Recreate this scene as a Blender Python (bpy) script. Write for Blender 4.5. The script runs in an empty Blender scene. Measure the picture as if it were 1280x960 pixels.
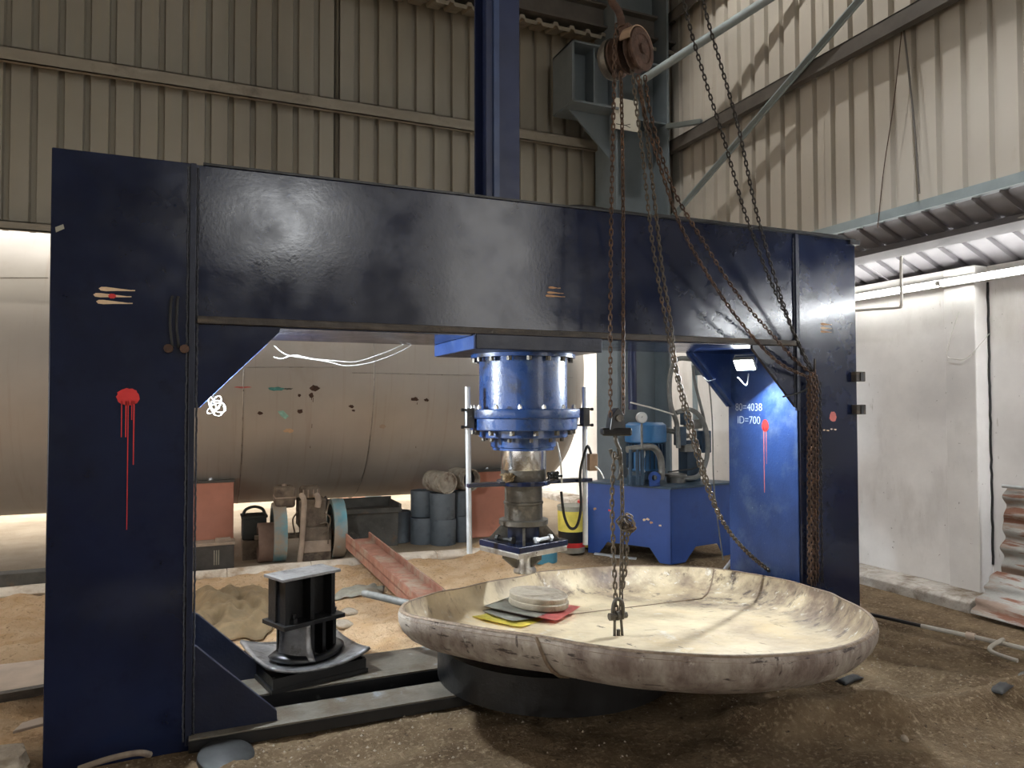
import bpy, bmesh, math, random
from math import sin, cos, pi, radians, sqrt, atan2
from mathutils import Vector, Matrix, noise

S = bpy.context.scene
COL = S.collection
random.seed(7)

# ------------------------------------------------------------------ camera
F, YAW, PITCH, ROLL, EYE = 905.06, radians(22.936), radians(1.5855), radians(-0.139), Vector((0, 0, 1.6))
fwd = Vector((sin(YAW)*cos(PITCH), cos(YAW)*cos(PITCH), sin(PITCH)))
rt0 = Vector((cos(YAW), -sin(YAW), 0)); up0 = rt0.cross(fwd)
rgt = rt0*cos(ROLL) + up0*sin(ROLL); upv = -rt0*sin(ROLL) + up0*cos(ROLL)
cd = bpy.data.cameras.new('camera'); cam = bpy.data.objects.new('camera', cd); COL.objects.link(cam)
cd.sensor_width = 36; cd.lens = F*36/1280; cd.clip_start = 0.05; cd.clip_end = 200
cam.matrix_world = Matrix(((rgt.x, upv.x, -fwd.x, EYE.x), (rgt.y, upv.y, -fwd.y, EYE.y), (rgt.z, upv.z, -fwd.z, EYE.z), (0, 0, 0, 1)))
S.camera = cam

def pt(x, y, **k):
    """point seen at photo pixel (x, y) on the plane X=, Y= or Z="""
    d = (x-640)/F*rgt - (y-480)/F*upv + fwd
    (a, v), = k.items(); i = 'XYZ'.index(a)
    return EYE + d*((v-EYE[i])/d[i])

# ------------------------------------------------------------------ light
S.view_settings.view_transform = 'Standard'; S.view_settings.look = 'None'
S.view_settings.gamma = 1; S.view_settings.use_curve_mapping = False
S.view_settings.exposure = 0.27
S.cycles.use_denoising = True
S.cycles.max_bounces = 8
S.cycles.sample_clamp_indirect = 8
W = bpy.data.worlds.new('sky'); S.world = W; W.use_nodes = True
bg = W.node_tree.nodes['Background']; bg.inputs[0].default_value = (1.0, 0.97, 0.92, 1); bg.inputs[1].default_value = 3.2

def lamp(name, kind, loc, energy, color=(1, 1, 1), target=None, **k):
    d = bpy.data.lights.new(name, kind); d.energy = energy; d.color = color
    for a, v in k.items(): setattr(d, a, v)
    o = bpy.data.objects.new(name, d); COL.objects.link(o); o.location = loc
    if target is not None:
        o.rotation_euler = (Vector(target)-Vector(loc)).to_track_quat('-Z', 'Y').to_euler()
    return o
lamp('sun', 'SUN', (-6, 5, 12), 4.0, (1, 0.92, 0.78), (-1.5, 10, 0), angle=0.01)
lamp('clerestory_daylight', 'AREA', (1.55, -8.95, 5.75), 42, (0.92, 0.96, 1.0), (1.55, 0, 5.75), shape='RECTANGLE', size=1.5, size_y=1.3)
lamp('side_wall_fill', 'SPOT', (1.5, 1.0, 7.4), 620, (0.98, 0.98, 1.0), (5.73, 4.3, 1.2), spot_size=radians(28), spot_blend=0.7, shadow_soft_size=0.15)  # unseen spot, added to brighten the white side wall
# unseen fill lamp added for room ambient, then a spot on the right wall
lamp('ambient_fill_left', 'AREA', (-2.5, 2.5, 7.4), 36, (1, 0.93, 0.82), (-2.0, 2.0, 0), shape='DISK', size=0.5)
lamp('wall_spot', 'SPOT', (3.2, 5.2, 7.5), 230, (1, 0.95, 0.88), (5.0, 4.7, 4.3), spot_size=radians(88), spot_blend=0.5, shadow_soft_size=0.08)

# ------------------------------------------------------------------ mesh builder
LOC = {}
class MB:
    def __init__(s, M=None): s.bm = bmesh.new(); s.M = M
    def v(s, p):
        p = Vector(p)
        return s.bm.verts.new(s.M @ p if s.M else p)
    def face(s, vs):
        try: return s.bm.faces.new(vs)
        except ValueError: return None
    def box(s, x0, x1, y0, y1, z0, z1):
        V = [s.v((x, y, z)) for z in (z0, z1) for x, y in ((x0, y0), (x1, y0), (x1, y1), (x0, y1))]
        for q in ((3, 2, 1, 0), (4, 5, 6, 7), (0, 1, 5, 4), (1, 2, 6, 5), (2, 3, 7, 6), (3, 0, 4, 7)): s.face([V[i] for i in q])
        return s
    def prism(s, pts, off):
        off = Vector(off); a = [s.v(p) for p in pts]; b = [s.v(Vector(p)+off) for p in pts]; n = len(a)
        s.face(a[::-1]); s.face(b)
        for i in range(n): s.face([a[i], a[(i+1) % n], b[(i+1) % n], b[i]])
        return s
    def bar(s, p, q, w, h, up=(0, 0, 1)):
        p, q = Vector(p), Vector(q); d = (q-p).normalized(); sd = d.cross(Vector(up)).normalized(); u = sd.cross(d)
        s.prism([p+sd*a*w/2+u*b*h/2 for a, b in ((-1, -1), (1, -1), (1, 1), (-1, 1))], q-p); return s
    def lathe(s, c, axis, prof, n=32, a0=0, a1=2*pi):
        c = Vector(c); ax = Vector(axis).normalized()
        t = Vector((1, 0, 0)) if abs(ax.x) < 0.9 else Vector((0, 1, 0))
        u = (t-ax*t.dot(ax)).normalized(); w = ax.cross(u); full = abs(a1-a0-2*pi) < 1e-6; rings = []
        m = n if full else n+1
        for r, h in prof:
            if r < 1e-6: rings.append([s.v(c+ax*h)])
            else: rings.append([s.v(c+ax*h+r*(cos(a0+(a1-a0)*i/n)*u+sin(a0+(a1-a0)*i/n)*w)) for i in range(m)])
        for A, B in zip(rings, rings[1:]):
            for i in range(n):
                j = (i+1) % m
                if len(A) == 1 and len(B) == 1: continue
                if len(A) == 1: s.face([A[0], B[j], B[i]][::-1])
                elif len(B) == 1: s.face([A[i], A[j], B[0]])
                else: s.face([A[i], A[j], B[j], B[i]])
        return s
    def cyl(s, p, q, r, r2=None, n=24):
        p, q = Vector(p), Vector(q); L = (q-p).length; r2 = r if r2 is None else r2
        return s.lathe(p, q-p, [(0, 0), (r, 0), (r2, L), (0, L)], n)
    def ring(s, p, q, ro, ri, n=32):
        p, q = Vector(p), Vector(q); L = (q-p).length
        return s.lathe(p, q-p, [(ri, 0), (ro, 0), (ro, L), (ri, L), (ri, 0)], n)
    def tube(s, pts, r, n=8, caps=True):
        P = [Vector(p) for p in pts]; rings = []; pu = None
        for i, p in enumerate(P):
            d = (P[min(i+1, len(P)-1)]-P[max(i-1, 0)]).normalized()
            if pu is None: pu = d.orthogonal().normalized()
            u = (pu-d*pu.dot(d)).normalized(); pu = u; w = d.cross(u)
            rings.append([s.v(p+r*(cos(2*pi*k/n)*u+sin(2*pi*k/n)*w)) for k in range(n)])
        for A, B in zip(rings, rings[1:]):
            for k in range(n): s.face([A[k], A[(k+1) % n], B[(k+1) % n], B[k]])
        if caps: s.face(rings[0][::-1]); s.face(rings[-1])
        return s
    def grid(s, fn, nu, nv, closed_u=False):
        V = [[s.v(fn(i/(nu if closed_u else nu-1) , j/(nv-1))) for i in range(nu)] for j in range(nv)]
        for j in range(nv-1):
            for i in range(nu if closed_u else nu-1):
                k = (i+1) % nu
                s.face([V[j][i], V[j][k], V[j+1][k], V[j+1][i]])
        return s
    def mesh(s, name, m, smooth=None, off=None, normals=True):
        bm = s.bm
        if off is not None: bmesh.ops.translate(bm, verts=bm.verts, vec=-Vector(off))
        if normals: bmesh.ops.recalc_face_normals(bm, faces=bm.faces)
        if smooth:
            for f in bm.faces: f.smooth = True
            for e in bm.edges:
                if len(e.link_faces) == 2 and e.calc_face_angle(0) > radians(smooth): e.smooth = False
        me = bpy.data.meshes.new(name); bm.to_mesh(me); bm.free()
        if m: me.materials.append(m)
        return me
    def build(s, name, m, parent=None, smooth=None, bevel=0, thick=0, **k):
        return put(name, s, m, parent, smooth, bevel, thick, **k)

def props(o, label=None, cat=None, group=None, kind=None):
    for a, v in (('label', label), ('category', cat), ('group', group), ('kind', kind)):
        if v: o[a] = v
    return o
def put(name, mb, m, parent=None, smooth=None, bevel=0, thick=0, **k):
    if parent is not None: off = LOC[parent.name]
    else:
        vs = mb.bm.verts; xs = [v.co.x for v in vs]; ys = [v.co.y for v in vs]; zs = [v.co.z for v in vs]
        off = Vector(((min(xs)+max(xs))/2, (min(ys)+max(ys))/2, min(zs)))
    me = mb.mesh(name, m, smooth, off)
    o = bpy.data.objects.new(name, me); COL.objects.link(o)
    if parent is not None: o.parent = parent
    else: o.location = off
    LOC[o.name] = Vector(off)
    if thick:
        md = o.modifiers.new('solid', 'SOLIDIFY'); md.thickness = thick; md.offset = 0
    if bevel:
        md = o.modifiers.new('bevel', 'BEVEL'); md.width = bevel; md.segments = 2; md.limit_method = 'ANGLE'
    return props(o, **k)
def thing(name, label, cat, loc, group=None, kind=None):
    o = bpy.data.objects.new(name, None); COL.objects.link(o); o.location = loc; o.empty_display_size = 0.1
    LOC[o.name] = Vector(loc)
    return props(o, label, cat, group, kind)
def clone(src, parent, shift, name=None):
    """copy of a part that shares its mesh"""
    o = src.copy(); COL.objects.link(o); o.parent = parent; o.location = Vector(src.location)+Vector(shift)
    return o
def spline(pts, n=8):
    P = [Vector(p) for p in pts]; out = []
    for i in range(len(P)-1):
        a, b, c, d = P[max(i-1, 0)], P[i], P[i+1], P[min(i+2, len(P)-1)]
        for k in range(n):
            t = k/n
            out.append(0.5*((2*b)+(c-a)*t+(2*a-5*b+4*c-d)*t*t+(3*b-a-3*c+d)*t**3))
    return out+[P[-1]]

# ------------------------------------------------------------------ materials
def mat(name, base, rough=0.6, metal=0.0, var=0.15, vs=5.0, stains=(), bump=0.0, bs=60.0, stretch=(1, 1, 1), rvar=0.1, spec=0.5, emit=None, coat=0.0, specks=None):
    m = bpy.data.materials.new(name); m.use_nodes = True; N = m.node_tree.nodes; L = m.node_tree.links
    b = N['Principled BSDF']; b.inputs['Metallic'].default_value = metal
    b.inputs['Specular IOR Level'].default_value = spec; b.inputs['Coat Weight'].default_value = coat
    tc = N.new('ShaderNodeTexCoord'); mp = N.new('ShaderNodeMapping'); mp.inputs['Scale'].default_value = stretch
    L.new(tc.outputs['Object'], mp.inputs['Vector'])
    def nz(scale, detail=4, rough=0.6, vec=None):
        n = N.new('ShaderNodeTexNoise'); n.inputs['Scale'].default_value = scale; n.inputs['Detail'].default_value = detail
        n.inputs['Roughness'].default_value = rough; L.new((vec or mp.outputs['Vector']), n.inputs['Vector']); return n
    n0 = nz(vs)
    cr = N.new('ShaderNodeValToRGB'); cr.color_ramp.elements[0].position = 0.3; cr.color_ramp.elements[1].position = 0.7
    cr.color_ramp.elements[0].color = tuple(c*(1-var) for c in base)+(1,)
    cr.color_ramp.elements[1].color = tuple(min(1, c*(1+var)) for c in base)+(1,)
    L.new(n0.outputs['Fac'], cr.inputs['Fac']); col = cr.outputs['Color']
    for i, st in enumerate(stains):
        c, sc, lo, hi = st[:4]; sv = st[4] if len(st) > 4 else None
        vec = tc.outputs['Object']
        if sv:
            mm = N.new('ShaderNodeMapping'); mm.inputs['Scale'].default_value = sv; mm.inputs['Location'].default_value = (i*3.1, i*1.7, i*2.3)
            L.new(tc.outputs['Object'], mm.inputs['Vector']); vec = mm.outputs['Vector']
        n1 = nz(sc, 6, 0.65, vec)
        mr = N.new('ShaderNodeMapRange'); mr.inputs['From Min'].default_value = lo; mr.inputs['From Max'].default_value = hi
        L.new(n1.outputs['Fac'], mr.inputs['Value'])
        fac = mr.outputs['Result']
        if len(st) > 5:      # dirt that has gathered on the rising outer zone of a dish
            vl = N.new('ShaderNodeVectorMath'); vl.operation = 'MULTIPLY'; vl.inputs[1].default_value = (1, 1, 0); L.new(tc.outputs['Object'], vl.inputs[0])
            le = N.new('ShaderNodeVectorMath'); le.operation = 'LENGTH'; L.new(vl.outputs[0], le.inputs[0])
            rm_ = N.new('ShaderNodeMapRange'); rm_.inputs['From Min'].default_value = st[5][0]; rm_.inputs['From Max'].default_value = st[5][1]; L.new(le.outputs['Value'], rm_.inputs['Value'])
            mu = N.new('ShaderNodeMath'); mu.operation = 'MULTIPLY'; L.new(fac, mu.inputs[0]); L.new(rm_.outputs['Result'], mu.inputs[1]); fac = mu.outputs[0]
        mx = N.new('ShaderNodeMix'); mx.data_type = 'RGBA'; L.new(fac, mx.inputs['Factor'])
        L.new(col, mx.inputs['A']); mx.inputs['B'].default_value = tuple(c)+(1,); col = mx.outputs['Result']
    L.new(col, b.inputs['Base Color'])
    nr = nz(vs*2.3, 5); mr = N.new('ShaderNodeMapRange'); mr.inputs['From Min'].default_value = 0.3; mr.inputs['From Max'].default_value = 0.7
    mr.inputs['To Min'].default_value = max(0.02, rough-rvar); mr.inputs['To Max'].default_value = min(1, rough+rvar)
    L.new(nr.outputs['Fac'], mr.inputs['Value']); L.new(mr.outputs['Result'], b.inputs['Roughness'])
    if bump:
        nb = nz(bs, 5, 0.6, tc.outputs['Object']); bp = N.new('ShaderNodeBump'); bp.inputs['Strength'].default_value = min(1, bump*10)
        bp.inputs['Distance'].default_value = 0.02; L.new(nb.outputs['Fac'], bp.inputs['Height']); L.new(bp.outputs['Normal'], b.inputs['Normal'])
    if emit:
        b.inputs['Emission Color'].default_value = emit[0]+(1,); b.inputs['Emission Strength'].default_value = emit[1]
    return m

M = {}
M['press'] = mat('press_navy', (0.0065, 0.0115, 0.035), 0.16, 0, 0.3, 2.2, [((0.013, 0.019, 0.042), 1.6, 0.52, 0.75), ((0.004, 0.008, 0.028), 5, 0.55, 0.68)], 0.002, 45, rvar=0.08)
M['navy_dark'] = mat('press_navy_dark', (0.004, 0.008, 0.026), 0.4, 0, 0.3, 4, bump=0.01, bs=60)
M['press_lit'] = mat('press_navy_lit', (0.022, 0.055, 0.185), 0.4, 0, 0.25, 3, [((0.10, 0.15, 0.25), 4, 0.5, 0.8), ((0.2, 0.25, 0.33), 30, 0.66, 0.75)], 0.01, 60)  # lamp-lit copy of the press paint, brightness put into the colour
M['weld'] = mat('weld_bead', (0.06, 0.065, 0.08), 0.4, 0.5, 0.5, 60, bump=0.05, bs=90)
M['steel_edge'] = mat('rusty_flange', (0.05, 0.042, 0.036), 0.55, 0.3, 0.4, 12, [((0.12, 0.09, 0.06), 8, 0.5, 0.7, (0.3, 1, 3))], 0.02, 50)
M['black'] = mat('black_paint', (0.008, 0.008, 0.009), 0.38, 0, 0.4, 8, [((0.10, 0.10, 0.10), 14, 0.66, 0.8)], 0.01, 60)
M['blackrub'] = mat('black_rubber', (0.012, 0.012, 0.012), 0.6, 0, 0.3, 10)
M['gunmetal'] = mat('worn_plate', (0.32, 0.32, 0.33), 0.38, 0.8, 0.35, 7, [((0.08, 0.07, 0.06), 9, 0.52, 0.7)], 0.02, 45)
M['chrome'] = mat('chrome', (0.8, 0.81, 0.82), 0.22, 1, 0.05, 6)
M['steel'] = mat('bare_steel', (0.42, 0.40, 0.37), 0.35, 0.85, 0.25, 10, [((0.16, 0.12, 0.08), 9, 0.55, 0.75)], 0.01, 50)
M['zinc'] = mat('galvanised', (0.62, 0.64, 0.66), 0.4, 0.6, 0.15, 10)
M['greasy'] = mat('greasy_steel', (0.10, 0.09, 0.075), 0.42, 0.5, 0.4, 9, [((0.26, 0.22, 0.17), 7, 0.55, 0.75)], 0.03, 40)
M['cylblue'] = mat('cylinder_blue', (0.017, 0.055, 0.185), 0.3, 0, 0.3, 6, [((0.10, 0.15, 0.20), 11, 0.58, 0.8), ((0.03, 0.03, 0.03), 4, 0.56, 0.7)], 0.012, 60, coat=0.3)
M['rust'] = mat('rust', (0.085, 0.047, 0.032), 0.8, 0.2, 0.4, 14, [((0.05, 0.03, 0.024), 9, 0.5, 0.7)], 0.04, 60)
M['rustchain'] = mat('chain_rust', (0.085, 0.052, 0.036), 0.6, 0.45, 0.4, 20, [((0.20, 0.11, 0.06), 16, 0.5, 0.7)])
M['chainsteel'] = mat('chain_steel', (0.11, 0.09, 0.068), 0.55, 0.5, 0.3, 20, [((0.20, 0.13, 0.08), 12, 0.55, 0.7)])
M['dark_chain'] = mat('chain_dark', (0.05, 0.045, 0.042), 0.5, 0.6, 0.3, 20)
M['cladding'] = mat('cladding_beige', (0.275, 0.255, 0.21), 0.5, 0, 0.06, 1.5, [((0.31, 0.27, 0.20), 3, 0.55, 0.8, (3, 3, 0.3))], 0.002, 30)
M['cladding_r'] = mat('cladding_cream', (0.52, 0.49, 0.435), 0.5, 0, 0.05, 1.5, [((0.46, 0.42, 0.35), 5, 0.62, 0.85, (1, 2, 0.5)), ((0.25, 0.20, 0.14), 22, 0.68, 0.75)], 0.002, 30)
M['girt'] = mat('girt_paint', (0.26, 0.235, 0.19), 0.5, 0, 0.12, 4, [((0.12, 0.1, 0.08), 4, 0.55, 0.75)])
M['girt_dark'] = mat('girt_dark', (0.11, 0.10, 0.09), 0.5, 0, 0.2, 5)
M['colgrey'] = mat('column_grey', (0.155, 0.188, 0.212), 0.5, 0, 0.12, 3, [((0.10, 0.14, 0.15), 3, 0.55, 0.8)])
M['bracegrey'] = mat('brace_grey', (0.30, 0.36, 0.38), 0.5, 0, 0.12, 5)
M['colblue'] = mat('post_blue', (0.012, 0.022, 0.075), 0.45, 0, 0.15, 4)
M['coverblue'] = mat('strip_blue', (0.03, 0.055, 0.14), 0.4, 0, 0.15, 4)
M['concrete'] = mat('whitewash', (0.78, 0.76, 0.74), 0.9, 0, 0.08, 2.5, [((0.56, 0.53, 0.50), 2.2, 0.55, 0.8, (1, 1, 0.35)), ((0.16, 0.13, 0.10), 26, 0.675, 0.72), ((0.30, 0.25, 0.19), 7, 0.67, 0.78, (1, 2, 0.4))], 0.006, 30)
M['kerb'] = mat('kerb_concrete', (0.40, 0.37, 0.33), 0.92, 0, 0.25, 6, [((0.16, 0.12, 0.08), 4, 0.48, 0.65)], 0.05, 30)
M['whitekerb'] = mat('pale_concrete', (0.72, 0.64, 0.54), 0.92, 0, 0.15, 6, [((0.40, 0.29, 0.19), 5, 0.5, 0.7)], 0.06, 30)
M['awning'] = mat('awning_sheet', (0.24, 0.23, 0.245), 0.45, 0.2, 0.1, 3)
M['tank'] = mat('stainless_tank', (0.52, 0.485, 0.445), 0.45, 0.45, 0.08, 1.2, [((0.46, 0.40, 0.35), 2, 0.56, 0.72, (9, 0.3, 0.3)), ((0.42, 0.35, 0.28), 1.5, 0.6, 0.85)], 0.0, 20, rvar=0.06)
M['salmon'] = mat('salmon_primer', (0.62, 0.27, 0.19), 0.75, 0, 0.1, 4, [((0.36, 0.14, 0.09), 3, 0.6, 0.8)])
M['dish'] = mat('dish_plate', (0.60, 0.49, 0.32), 0.55, 0.1, 0.14, 3.0, [((0.36, 0.27, 0.17), 2.0, 0.46, 0.70), ((0.56, 0.42, 0.22), 1.6, 0.56, 0.75), ((0.62, 0.58, 0.50), 7, 0.60, 0.72), ((0.15, 0.11, 0.07), 3.2, 0.645, 0.675, (2.5, 14, 4)), ((0.13, 0.095, 0.06), 2.6, 0.655, 0.68, (9, 2, 4)), ((0.36, 0.28, 0.18), 3.0, 0.40, 0.62, None, (0.85, 1.2)), ((0.17, 0.12, 0.085), 2.4, 0.46, 0.62, None, (0.95, 1.2)), ((0.09, 0.065, 0.05), 6, 0.55, 0.66, (1.5, 1.5, 0.6), (0.9, 1.15)), ((0.62, 0.58, 0.50), 14, 0.60, 0.70, None, (0.95, 1.15))], 0.015, 25)
M['dish_wall'] = mat('dish_wall', (0.44, 0.37, 0.27), 0.55, 0.15, 0.18, 4.0, [((0.20, 0.145, 0.10), 2.4, 0.44, 0.62), ((0.09, 0.065, 0.05), 6, 0.56, 0.66, (1.5, 1.5, 0.6)), ((0.60, 0.57, 0.50), 14, 0.60, 0.70), ((0.42, 0.30, 0.13), 4, 0.58, 0.72)], 0.03, 25)
M['dish_out'] = mat('dish_outside', (0.42, 0.37, 0.315), 0.6, 0.15, 0.2, 4.0, [((0.17, 0.125, 0.105), 5, 0.40, 0.62, (1, 1, 0.5)), ((0.06, 0.045, 0.04), 5, 0.60, 0.66, (1.2, 1.2, 6)), ((0.07, 0.05, 0.045), 5, 0.62, 0.68, (6, 6, 1)), ((0.52, 0.48, 0.42), 12, 0.60, 0.72)], 0.03, 25)
M['seam'] = mat('weld_seam', (0.22, 0.16, 0.11), 0.6, 0.3, 0.3, 30, bump=0.04, bs=60)
M['die'] = mat('die_disc', (0.36, 0.31, 0.24), 0.6, 0.2, 0.25, 10, [((0.18, 0.14, 0.1), 9, 0.52, 0.7)], 0.02, 40)
M['greyplate'] = mat('grey_plate', (0.36, 0.35, 0.29), 0.6, 0.1, 0.25, 8, [((0.22, 0.18, 0.13), 8, 0.5, 0.7)])
M['yellow'] = mat('yellow_paint', (0.72, 0.60, 0.10), 0.6, 0, 0.2, 8)
M['red'] = mat('red_paint', (0.62, 0.03, 0.03), 0.5, 0, 0.12, 12)
M['redpink'] = mat('faded_red', (0.58, 0.16, 0.14), 0.6, 0, 0.2, 12)
M['cream'] = mat('cream_paint', (0.72, 0.52, 0.33), 0.6, 0, 0.12, 30)
M['ochre'] = mat('ochre_paint', (0.45, 0.25, 0.12), 0.6, 0, 0.3, 40)
M['chalk'] = mat('chalk', (0.42, 0.50, 0.60), 0.9, 0, 0.2, 60)
M['unit'] = mat('unit_blue', (0.020, 0.065, 0.26), 0.42, 0, 0.15, 3, [((0.012, 0.035, 0.15), 3, 0.55, 0.8)])
M['motor'] = mat('motor_blue', (0.03, 0.13, 0.30), 0.4, 0, 0.15, 6)
M['motor_dark'] = mat('motor_body', (0.03, 0.06, 0.10), 0.5, 0.1, 0.3, 6)
M['grease'] = mat('grey_fitting', (0.20, 0.20, 0.19), 0.5, 0.4, 0.3, 12)
M['hose'] = mat('grey_hose', (0.15, 0.155, 0.15), 0.6, 0, 0.2, 20)
M['whiteplastic'] = mat('white_plastic', (0.72, 0.72, 0.70), 0.5, 0, 0.06, 10)
M['pvc'] = mat('pvc_conduit', (0.66, 0.64, 0.60), 0.5, 0, 0.1, 10)
M['drum'] = mat('drum_grey', (0.13, 0.155, 0.18), 0.6, 0, 0.2, 6, [((0.05, 0.06, 0.07), 6, 0.5, 0.7)])
M['log'] = mat('core_end', (0.38, 0.34, 0.28), 0.85, 0, 0.3, 12, [((0.16, 0.11, 0.08), 9, 0.5, 0.65)], 0.05, 30)
M['engine'] = mat('engine_dust', (0.20, 0.155, 0.115), 0.75, 0.1, 0.35, 9, [((0.07, 0.05, 0.04), 6, 0.5, 0.7)], 0.03, 40)
M['engine_light'] = mat('engine_pipe', (0.40, 0.31, 0.24), 0.75, 0.1, 0.2, 9)
M['wheelblue'] = mat('flywheel_blue', (0.12, 0.30, 0.36), 0.6, 0, 0.3, 4, [((0.32, 0.26, 0.20), 3, 0.36, 0.56)])
M['wheelrust'] = mat('pulley_brown', (0.20, 0.13, 0.10), 0.7, 0.1, 0.2, 8)
M['bin'] = mat('bin_grey', (0.10, 0.095, 0.085), 0.7, 0.1, 0.3, 6, [((0.26, 0.25, 0.22), 10, 0.64, 0.76), ((0.2, 0.12, 0.07), 5, 0.6, 0.75)], 0.02, 40)
M['crate'] = mat('crate_dark', (0.025, 0.028, 0.026), 0.55, 0, 0.3, 6)
M['battery'] = mat('battery_case', (0.06, 0.055, 0.05), 0.6, 0, 0.3, 8)
M['cloth'] = mat('sackcloth', (0.23, 0.16, 0.085), 0.95, 0, 0.25, 6, [((0.17, 0.125, 0.07), 4, 0.5, 0.7)], 0.03, 120)
M['plank'] = mat('base_plate', (0.15, 0.135, 0.11), 0.55, 0.3, 0.3, 5, [((0.10, 0.075, 0.05), 4, 0.48, 0.66), ((0.28, 0.33, 0.37), 5, 0.58, 0.72)], 0.02, 40)
M['rustbeam'] = mat('rusty_beam', (0.34, 0.16, 0.11), 0.8, 0.1, 0.25, 8, [((0.42, 0.34, 0.26), 5, 0.5, 0.7), ((0.14, 0.07, 0.05), 10, 0.6, 0.75)], 0.02, 50)
M['rustsheet'] = mat('rusted_sheet', (0.40, 0.395, 0.37), 0.7, 0.2, 0.15, 4, [((0.34, 0.25, 0.20), 2.0, 0.46, 0.56, (0.6, 0.6, 4)), ((0.24, 0.11, 0.07), 2.6, 0.52, 0.58, (0.5, 0.5, 5))], 0.02, 40)
M['canblue'] = mat('can_blue', (0.05, 0.19, 0.27), 0.5, 0, 0.2, 6, [((0.03, 0.07, 0.09), 6, 0.6, 0.75)])
M['rock'] = mat('rock', (0.38, 0.32, 0.25), 0.95, 0, 0.3, 9, [((0.2, 0.15, 0.1), 6, 0.5, 0.7)], 0.08, 20)
M['sheetmetal'] = mat('dusty_sheet', (0.50, 0.40, 0.32), 0.7, 0.1, 0.15, 6)
M['sign'] = mat('sign_white', (0.62, 0.60, 0.52), 0.5, 0, 0.06, 10, [((0.4, 0.36, 0.28), 9, 0.62, 0.75)])
M['lightbrown'] = mat('brown_box', (0.30, 0.20, 0.13), 0.7, 0, 0.2, 20)
M['led'] = mat('led_panel', (1, 1, 1), 0.4, 0, 0, 5, emit=((0.86, 0.95, 1.0), 60.0))
M['tube_on'] = mat('tube_glow', (1, 1, 1), 0.4, 0, 0, 5, emit=((1.0, 1.0, 0.96), 22.0))
M['tube_bright'] = mat('tube_glow_bright', (1, 1, 1), 0.4, 0, 0, 5, emit=((0.93, 0.97, 1.0), 90.0))
M['dustpipe'] = mat('dusty_pipe', (0.34, 0.31, 0.26), 0.7, 0, 0.2, 8)
M['orange'] = mat('orange_paint', (0.55, 0.22, 0.08), 0.6, 0, 0.1, 5)
M['paleblue'] = mat('pale_blue', (0.35, 0.5, 0.58), 0.6, 0, 0.1, 5)
M['roof'] = mat('roof_sheet', (0.30, 0.29, 0.27), 0.6, 0, 0.1, 3)
M['teal'] = mat('teal_mark', (0.10, 0.32, 0.30), 0.7, 0, 0.3, 40)
M['aqua'] = mat('aqua_mark', (0.35, 0.66, 0.58), 0.7, 0, 0.2, 40)

def ground_mat():
    m = bpy.data.materials.new('earth_floor'); m.use_nodes = True; N = m.node_tree.nodes; L = m.node_tree.links; b = N['Principled BSDF']
    b.inputs['Roughness'].default_value = 0.95; b.inputs['Specular IOR Level'].default_value = 0.15
    g = N.new('ShaderNodeNewGeometry'); sx = N.new('ShaderNodeSeparateXYZ'); L.new(g.outputs['Position'], sx.inputs[0])
    def nz(sc, d=6, r=0.65):
        n = N.new('ShaderNodeTexNoise'); n.inputs['Scale'].default_value = sc; n.inputs['Detail'].default_value = d; n.inputs['Roughness'].default_value = r
        L.new(g.outputs['Position'], n.inputs['Vector']); return n.outputs['Fac']
    def rng(v, a, c, lo=0, hi=1):
        r = N.new('ShaderNodeMapRange'); r.inputs['From Min'].default_value = a; r.inputs['From Max'].default_value = c
        r.inputs['To Min'].default_value = lo; r.inputs['To Max'].default_value = hi; L.new(v, r.inputs['Value']); return r.outputs['Result']
    def mix(f, a, c):
        x = N.new('ShaderNodeMix'); x.data_type = 'RGBA'; L.new(f, x.inputs['Factor'])
        for k, q in (('A', a), ('B', c)):
            if isinstance(q, tuple): x.inputs[k].default_value = q+(1,)
            else: L.new(q, x.inputs[k])
        return x.outputs['Result']
    def math_(op, a, c):
        x = N.new('ShaderNodeMath'); x.operation = op
        for i, q in enumerate((a, c)):
            if isinstance(q, (int, float)): x.inputs[i].default_value = q
            else: L.new(q, x.inputs[i])
        return x.outputs[0]
    dirt = mix(rng(nz(3.0), 0.35, 0.68), (0.105, 0.070, 0.040), (0.25, 0.18, 0.11))
    dirt = mix(rng(nz(38, 8), 0.52, 0.68), dirt, (0.33, 0.25, 0.165))
    dirt = mix(rng(nz(24, 6), 0.60, 0.70), dirt, (0.05, 0.034, 0.022))
    sand = mix(rng(nz(4), 0.35, 0.65), (0.60, 0.385, 0.21), (0.74, 0.55, 0.36))
    sand = mix(rng(nz(34, 7), 0.56, 0.70), sand, (0.33, 0.20, 0.11))
    yy = math_('ADD', sx.outputs['Y'], math_('MULTIPLY', math_('SUBTRACT', nz(1.8), 0.5), 1.6))
    yy = math_('SUBTRACT', yy, math_('MULTIPLY', rng(sx.outputs['X'], -1.2, 0.2, 1, 0), 1.1*-1))
    f = rng(yy, 4.35, 5.0)
    fx = math_('MULTIPLY', f, rng(sx.outputs['X'], 2.9, 3.6, 1, 0))
    c = mix(fx, dirt, sand)
    out = rng(sx.outputs['Y'], 7.45, 7.7); c = mix(out, c, mix(rng(nz(1.5), 0.3, 0.7), (0.34, 0.27, 0.19), (0.48, 0.40, 0.30)))
    L.new(c, b.inputs['Base Color'])
    bp = N.new('ShaderNodeBump'); bp.inputs['Strength'].default_value = 0.9; bp.inputs['Distance'].default_value = 0.03
    L.new(math_('ADD', nz(45, 8), math_('MULTIPLY', nz(14, 6), 1.2)), bp.inputs['Height']); L.new(bp.outputs['Normal'], b.inputs['Normal'])
    return m

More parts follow.
